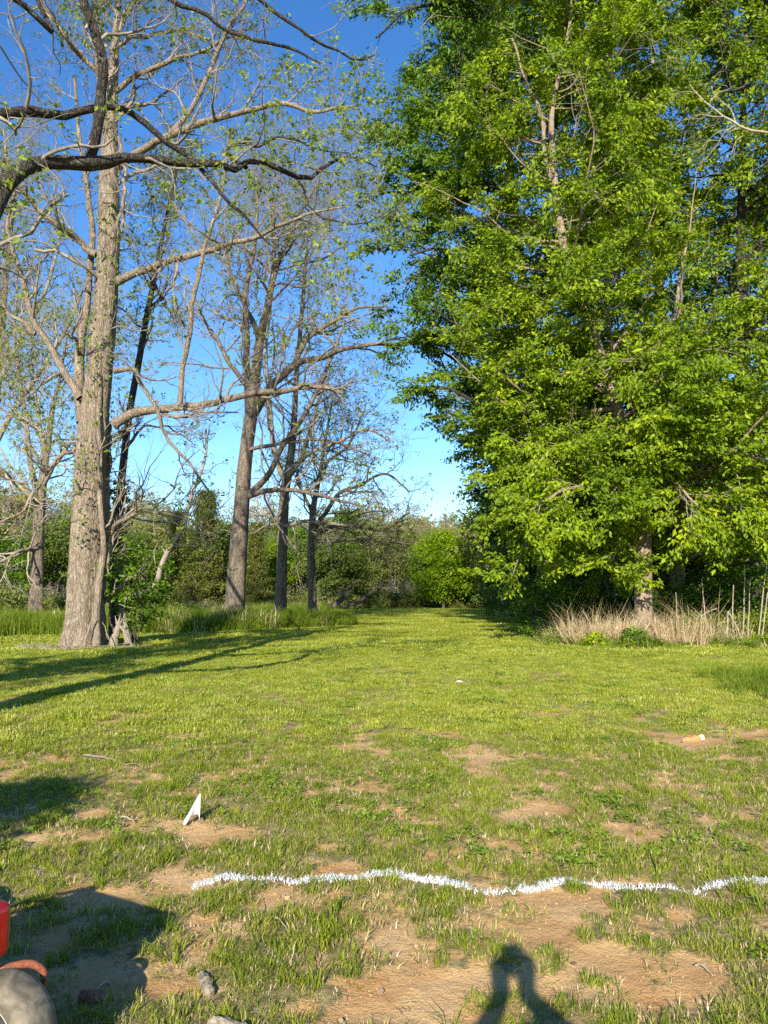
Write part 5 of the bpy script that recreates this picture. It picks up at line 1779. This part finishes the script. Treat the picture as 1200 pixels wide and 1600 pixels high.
def ivy_on_trunk():
    """climbing leaves on the massive trunk"""
    rng = np.random.default_rng(77)
    pts, rad = hand([(140, 930, 66), (142, 850, 62), (147, 700, 59), (154, 610, 50), (159, 540, 43), (166, 450, 35), (170, 300, 28), (172, 200, 21), (178, 100, 14)], 26.0)
    P, r = resample(pts, rad, 60)
    n = 1700
    t = rng.uniform(0, 1, n) * 58
    i = t.astype(int)
    a = rng.normal(-.35, 1.0, n)
    rr = r[i] * 1.06 + rng.uniform(0, .15, n)
    pos = P[i] + np.stack((rr * np.sin(a), -rr * np.cos(a), rng.uniform(-.1, .1, n)), 1)
    g = fbm(pos[:, 0] * 1.3, pos[:, 2] * .8, 3, 3)
    pos = pos[g > .55]
    base = np.array(T1.location)
    lf = link_mesh('climbing_ivy', leaves_mesh('climbing_ivy', pos - base, .10, rng, None, .5, .8), [M['leaf_mid']], T1)
    tag(lf, kind='stuff')


ivy_on_trunk()

# dry upright stalks at the right edge
STALKS = [(1168, 1003, 1172, 905, 2.6, 27.0, 'thick straight pale stalk third from the right edge'), (1160, 1000, 1163, 882, 3.0, 27.4, 'tall straight pale stalk in the middle of the stalks'),
          (1184, 995, 1200, 866, 3.2, 27.2, 'tallest pale stalk curving out over the right edge'), (1188, 990, 1204, 895, 2.8, 27.0, 'slanting pale stalk beside the tallest one'),
          (1103, 1002, 1096, 905, 2.6, 27.6, 'thin pale stalk with bent tip at the left of the stalks'), (1136, 992, 1138, 955, 4.0, 27.2, 'short stout broken stalk'),
          (1145, 995, 1146, 914, 3.0, 27.8, 'upright stalk left of the tall straight one'), (1140, 958, 1162, 1006, 2.4, 26.9, 'slanted fallen stalk leaning from the short broken one'),
          (1058, 985, 1056, 925, 2.2, 28.4, 'dark tipped stalk right of the pale trunk'), (1120, 950, 1085, 968, 1.8, 27.6, 'thin bent straw arching left'),
          (1076, 980, 1074, 940, 1.8, 29.5, 'faint grey stalk in the weeds right of the pale trunk'), (872, 985, 868, 945, 2.0, 31.0, 'thin grey stalk in the weeds left of the straw clumps')]
for i, (x0, y0, x1, y1, w, Y, lab) in enumerate(STALKS):
    a, b = at(x0, y0, Y), at(x1, y1, Y - .1)
    if y0 > y1:
        a[2] = float(ground_z(a[0], a[1])) - .02
    m = (a + b) / 2 + np.array([.03 * math.sin(i * 2), 0, 0])
    c = a.copy()
    rad = w * .8 / F * Y / 2
    o = tube_obj('dry_stalk', [a - c, m - c, b - c], [rad, rad * .85, rad * .5], M['twig_pale'], None, 6, 14, .006, i)
    o.location = tuple(c)
    tag(o, lab, 'plant stalk', 'dry stalks in the weeds on the right')


def fallen_boughs():
    rng = np.random.default_rng(51)
    g = at(545, 948, 66)
    g[2] = 0.
    root = thing('fallen_bough', 'tangle of fallen dark boughs lying right of the smallest trunk', 'branch', tuple(g))
    for path in [[(518, 950, 7), (532, 935, 6), (548, 915, 4), (565, 905, 3)], [(540, 948, 7), (560, 940, 6), (575, 930, 4), (590, 915, 2)], [(525, 945, 5), (545, 930, 4), (552, 918, 2)], [(505, 935, 3), (525, 948, 5), (545, 950, 5)]]:
        p, r = hand(path, 66)
        p[:, 2] = np.maximum(p[:, 2], .12)
        q, w = resample(p, r, 18, .05, rng)
        limb_part('limb', root, q, w, M['bark_mid'], g, rng, 7)


fallen_boughs()


# ------------------------------------------------------------------ unseen tree added outside the left edge to cast the dappled shade
def shadow_caster_tree():
    rng = np.random.default_rng(91)
    g = np.array([-4.05, .35, float(ground_z(-4.05, .35))])
    root = thing('shadow_caster_tree', 'unseen leafy tree added left of the photographer to cast dappled shade', 'tree', tuple(g))
    tube_obj('trunk', [(0, 0, -.1), (.03, .02, 1.0), (.0, .05, 2.0), (.05, .1, 3.0)], [.06, .05, .035, .01], M['bark_mid'], root, 10, 24, .01, 2)
    c = crown_points('ball', rng, 5200, .72, 1.7, 1.35)
    tag(link_mesh('crown', leaves_mesh('crown', c, .075, rng, None, .3, .7), [M['leaf_mid']], root), kind='stuff')


shadow_caster_tree()


def side_tree():
    rng = np.random.default_rng(93)
    g = np.array([-9.3, 7.6, float(ground_z(-9.3, 7.6))])
    root = thing('hickory_tree', 'tall leafing tree beside the oak outside the left edge of the frame', 'tree', tuple(g))
    P0 = np.array([(0, 0, -.1), (.1, 0, 3), (.0, .1, 6), (.2, .2, 9), (.1, .3, 12.5)]) + g
    me, P, r = trunk_mesh('trunk', P0, [.46, .40, .32, .2, .05], rings=50, seed=9, local=g)
    link_mesh('trunk', me, [M['bark_mid']], root)
    A, AR = grow(P[None], r[None], 34, .2, .98, 3.4, .9, .15, .05, 12, .4, rng, .3)
    for a, b in zip(A, AR):
        limb_part('limb', root, a, b, M['bark_mid'], g, rng, 6)
    B, BR = grow(A, AR, 6, .2, 1, 1.2, .8, .2, .05, 6, .5, rng, .3)
    C, CR = grow(B, BR, 5, .2, 1, .5, .8, .2, .03, 4, .5, rng, .3)
    tag(link_mesh('twig', join_tubes('twig', [(v - g, f) for v, f in (tubes(B, np.clip(BR, .006, .02), 4), tubes(C, np.clip(CR, .004, .01), 3))]), [M['twig_grey']], root), kind='stuff')
    pp, TT = sample_along(C, 18, rng, .2, .08)
    tag(link_mesh('crown', leaves_mesh('crown', pp - g, .11, rng, TT, .4, .6), [M['leaf_mid']], root), kind='stuff')


side_tree()


# ------------------------------------------------------------------ riding mower at the left edge
def mower():
    root = thing('riding_mower', 'old red riding mower with bald front tyre, cut off by the left edge', 'mower', (0, 0, 0))
    red = simple_mat('red_paint', (.20, .003, .003), (.30, .006, .005), 3, .35, 0, .02, .5, .5)
    greym = simple_mat('grey_metal', (.10, .11, .12), (.20, .21, .22), 12, .5, .3, .1)
    black = simple_mat('black_rubber', (.012, .012, .012), (.03, .03, .03), 12, .7)
    rust = simple_mat('rusty_orange', (.13, .04, .02), (.34, .11, .055), 30, .8, .1, .4)
    # bald tyre with dusty swirls
    tyre_m, nt, out = new_mat('worn_tyre')
    tc = nd(nt, 'ShaderNodeTexCoord')
    w1 = noise(nt, tc.outputs['Object'], 7, 6, .6, 2.2)
    w2 = noise(nt, tc.outputs['Object'], 40, 4, .7, .5)
    col = ramp(nt, math_(nt, 'MULTIPLY_ADD', w2, .25, math_(nt, 'MULTIPLY', w1, .8)), [(.3, (.04, .034, .026)), (.48, (.115, .098, .07)), (.62, (.20, .17, .12))])
    p = nd(nt, 'ShaderNodeBsdfPrincipled', Roughness=.75)
    nt.links.new(col, p.inputs['Base Color'])
    bmp = nd(nt, 'ShaderNodeBump', Strength=.3, Distance=.004)
    nt.links.new(w2, bmp.inputs['Height'])
    nt.links.new(bmp.outputs[0], p.inputs['Normal'])
    nt.links.new(p.outputs[0], out.inputs[0])

    def wheel(x, y, R0, wd, rz):
        t = bpy.data.objects.new('wheel', None)
        COL.objects.link(t)
        t.parent = root
        t.location = (x, y, R0 - .01)
        t.rotation_euler = (0, 0, rz)
        h = wd / 2
        prof = [(R0 * .60, -h * .55), (R0 * .61, -h * .72), (R0 * .64, -h * .82), (R0 * .645, -h * .90), (R0 * .655, -h * .91), (R0 * .66, -h * .86), (R0 * .74, -h * .93), (R0 * .84, -h * .92), (R0 * .93, -h * .80), (R0 * .98, -h * .5), (R0, -h * .2), (R0, h * .2), (R0 * .98, h * .5), (R0 * .93, h * .80),
                (R0 * .84, h * .98), (R0 * .72, h * 1.02), (R0 * .60, h * .90), (R0 * .62, h * .74), (R0 * .60, h * .62)]
        tr_ = bm_obj('tyre', lathe_bm(prof, 56), tyre_m, t)
        bm_obj('bead', lathe_bm([(R0 * .655, -h * .90), (R0 * .668, -h * .945), (R0 * .682, -h * .92)], 56), simple_mat('worn_rubber_edge', (.30, .27, .21), (.42, .39, .32), 14, .7), t)
        prof = [(.012, -h * .35), (R0 * .16, -h * .4), (R0 * .18, -h * .2), (R0 * .48, -h * .05), (R0 * .56, -h * .5), (R0 * .605, -h * .62), (R0 * .605, h * .60), (R0 * .5, h * .5), (R0 * .1, h * .3)]
        bm_obj('rim', lathe_bm(prof, 40), black, t)
        return t
    TH = R(-30)
    root.location = (-2.04, 2.82, 0)
    root.rotation_euler = (0, 0, TH)
    wheel(.60, .38, .20, .17, -.34 - TH)
    wheel(.60, -.38, .195, .17, -.42 - TH)
    wheel(-.65, .42, .26, .22, 0)
    wheel(-.65, -.42, .26, .22, 0)
    bm_obj('frame', box_bm(-.05, 0, .36, 1.25, .30, .09), greym, root, False, .01)
    o = bm_obj('hood', box_bm(.22, 0, .535, .80, .80, .19), red, root, True, .035)
    o.modifiers['bevel'].segments = 8
    bm_obj('hood_top', box_bm(.22, 0, .640, .74, .74, .026), greym, root, True, .012)
    bm_obj('trim', box_bm(.624, -.1, .60, .010, .30, .014), simple_mat('chrome', (.7, .7, .7), (.8, .8, .8), 10, .2, 1.0, 0), root, False, .002)
    # rusty spindle bracket arching over the wheel
    tube_obj('axle_bracket', [(.45, .22, .33), (.52, .36, .368), (.57, .43, .382), (.61, .49, .376), (.63, .52, .345), (.63, .52, .28)], [.012, .013, .014, .014, .013, .012], rust, root, 12, 30, 0)
    tube_obj('axle', [(.60, -.36, .19), (.60, .36, .19)], [.028, .028], rust, root, 10, 6)
    bm_obj('seat', box_bm(-.55, 0, .50, .42, .44, .10), black, root, True, .04)
    bm_obj('backrest', box_bm(-.77, 0, .62, .10, .42, .22, rot=(0, -.15, 0)), black, root, True, .04)
    for yy in (-.40, .34):
        bm_obj('fender', box_bm(-.68, yy, .48, .5, .20, .03), red, root, True, .015)
    bm_obj('deck', box_bm(-.05, 0, .17, .55, .75, .14), red, root, True, .04)
    tube_obj('steering_column', [(-.02, 0, .5), (-.10, 0, .72)], [.02, .02], black, root, 8, 4)
    bm = bmesh.new()
    seg, s2 = 28, 8
    rr = [[bm.verts.new(((.17 + .014 * math.cos(b)) * math.cos(a), (.17 + .014 * math.cos(b)) * math.sin(a), .014 * math.sin(b))) for b in [2 * PI * k / s2 for k in range(s2)]] for a in [2 * PI * k / seg for k in range(seg)]]
    for i in range(seg):
        for j in range(s2):
            bm.faces.new((rr[i][j], rr[(i + 1) % seg][j], rr[(i + 1) % seg][(j + 1) % s2], rr[i][(j + 1) % s2]))
    box_bm(0, 0, 0, .33, .03, .012, bm)
    o = bm_obj('steering_wheel', bm, black, root, True)
    o.location = (-.10, 0, .72)
    o.rotation_euler = (0, -.5, 0)


mower()


# ------------------------------------------------------------------ photographer holding the phone up (only the shadow is in view)
def photographer():
    root = thing('person', 'person behind the camera holding a phone up in both raised hands', 'person', (0, -.40, 0))
    skin = simple_mat('skin', (.50, .30, .22), (.58, .37, .28), 6, .5, bump=0)
    shirt = simple_mat('shirt', (.05, .07, .12), (.07, .09, .15), 30, .9)
    trousers = simple_mat('trousers', (.06, .06, .07), (.09, .09, .10), 30, .9)
    hairm = simple_mat('hair', (.05, .03, .02), (.09, .055, .03), 40, .6)

    def skin_mesh(name, verts, edges, radii, mats, root_i=0, sub=2):
        me = bpy.data.meshes.new(name)
        me.from_pydata(verts, edges, [])
        o = link_mesh(name, me, mats, root)
        sk = o.modifiers.new('skin', 'SKIN')
        sk.use_smooth_shade = True
        for i, r_ in enumerate(radii):
            d = me.skin_vertices[0].data[i]
            d.radius = (r_, r_) if isinstance(r_, float) else r_
            d.use_root = (i == root_i)
        s = o.modifiers.new('sub', 'SUBSURF')
        s.levels = s.render_levels = sub
        return o
    V, E, Rr = [], [], []

    def v(p, r_, par=None):
        V.append(p)
        Rr.append(r_)
        if par is not None:
            E.append((par, len(V) - 1))
        return len(V) - 1
    dx = .02
    pel = v((dx, 0, .84), (.15, .11))
    waist = v((dx, 0, 1.0), (.13, .095), pel)
    chest = v((dx, .01, 1.16), (.15, .11), waist)
    neckb = v((dx, 0, 1.29), (.09, .07), chest)
    neck = v((dx, .01, 1.36), (.05, .05), neckb)
    head = v((dx, .03, 1.43), (.068, .08), neck)
    crown = v((dx, .02, 1.52), (.068, .085), head)
    for s in (-1, 1):
        hip = v((dx + s * .09, 0, .76), (.09, .09), pel)
        kn = v((dx + s * .10, .02, .44), (.058, .06), hip)
        an = v((dx + s * .10, -.02, .09), (.038, .042), kn)
        v((dx + s * .105, .12, .045), (.04, .03), an)
        sh = v((dx + s * .17, .02, 1.27), (.055, .055), neckb)
        el = v((dx + s * .26 + (.08 if s > 0 else 0), .18, 1.32), (.062, .062), sh)
        wr = v((s * .052, .35, 1.535), (.044, .044), el)
        pm = v((s * .066, .370, 1.635), (.050, .026), wr)
        v((s * .062, .372, 1.69), (.042, .018), pm)
    skin_mesh('body', V, E, Rr, [shirt], 0)
    # head details
    for s in (-1, 1):
        bm = bmesh.new()
        bmesh.ops.create_uvsphere(bm, u_segments=12, v_segments=8, radius=.012, matrix=Matrix.Translation((dx + s * .03, .103, 1.49)))
        bm_obj('eye', bm, simple_mat('eye_white', (.7, .7, .7), (.8, .8, .8), 5, .3, bump=0), root)
        bm = bmesh.new()
        bmesh.ops.create_uvsphere(bm, u_segments=12, v_segments=8, radius=.03, matrix=Matrix.Translation((dx + s * .072, .02, 1.475)) @ Matrix.Diagonal((.35, .6, 1, 1)))
        bm_obj('ear', bm, skin, root)
    bm = bmesh.new()
    bmesh.ops.create_cone(bm, segments=10, radius1=.018, radius2=.006, depth=.045, matrix=Matrix.Translation((dx, .112, 1.465)) @ Euler((.5, 0, 0)).to_matrix().to_4x4())
    bm_obj('nose', bm, skin, root)
    bm = bmesh.new()
    bmesh.ops.create_uvsphere(bm, u_segments=20, v_segments=14, radius=.1, matrix=Matrix.Translation((dx, .0, 1.50)) @ Matrix.Diagonal((.85, 1.0, .95, 1)))
    bm_obj('hair', bm, hairm, root)
    # fingers round the phone edges
    for s in (-1, 1):
        for k in range(4):
            z = 1.662 + k * .017
            skin_mesh('finger', [(s * .058, .378, z - .006), (s * .060, .385, z), (s * .046, .391, z + .004), (s * .030, .383, z + .004)], [(0, 1), (1, 2), (2, 3)], [.0085, .008, .0075, .006], [skin], 0, 1)
        skin_mesh('thumb', [(s * .056, .365, 1.63), (s * .044, .355, 1.65), (s * .026, .368, 1.672)], [(0, 1), (1, 2)], [.011, .010, .008], [skin], 0, 1)
    ph = thing('phone', 'black smartphone held upright at the camera position', 'phone', (0, 0, 0))
    bm_obj('case', box_bm(0, -.017, 1.665, .074, .008, .150), simple_mat('phone_case', (.02, .02, .02), (.04, .04, .04), 10, .4, bump=0), ph, True, .004)
    bm_obj('screen', box_bm(0, -.0215, 1.665, .068, .0012, .142), simple_mat('phone_screen', (.01, .01, .012), (.015, .015, .02), 10, .1, bump=0), ph, False)


photographer()
print('scene built')
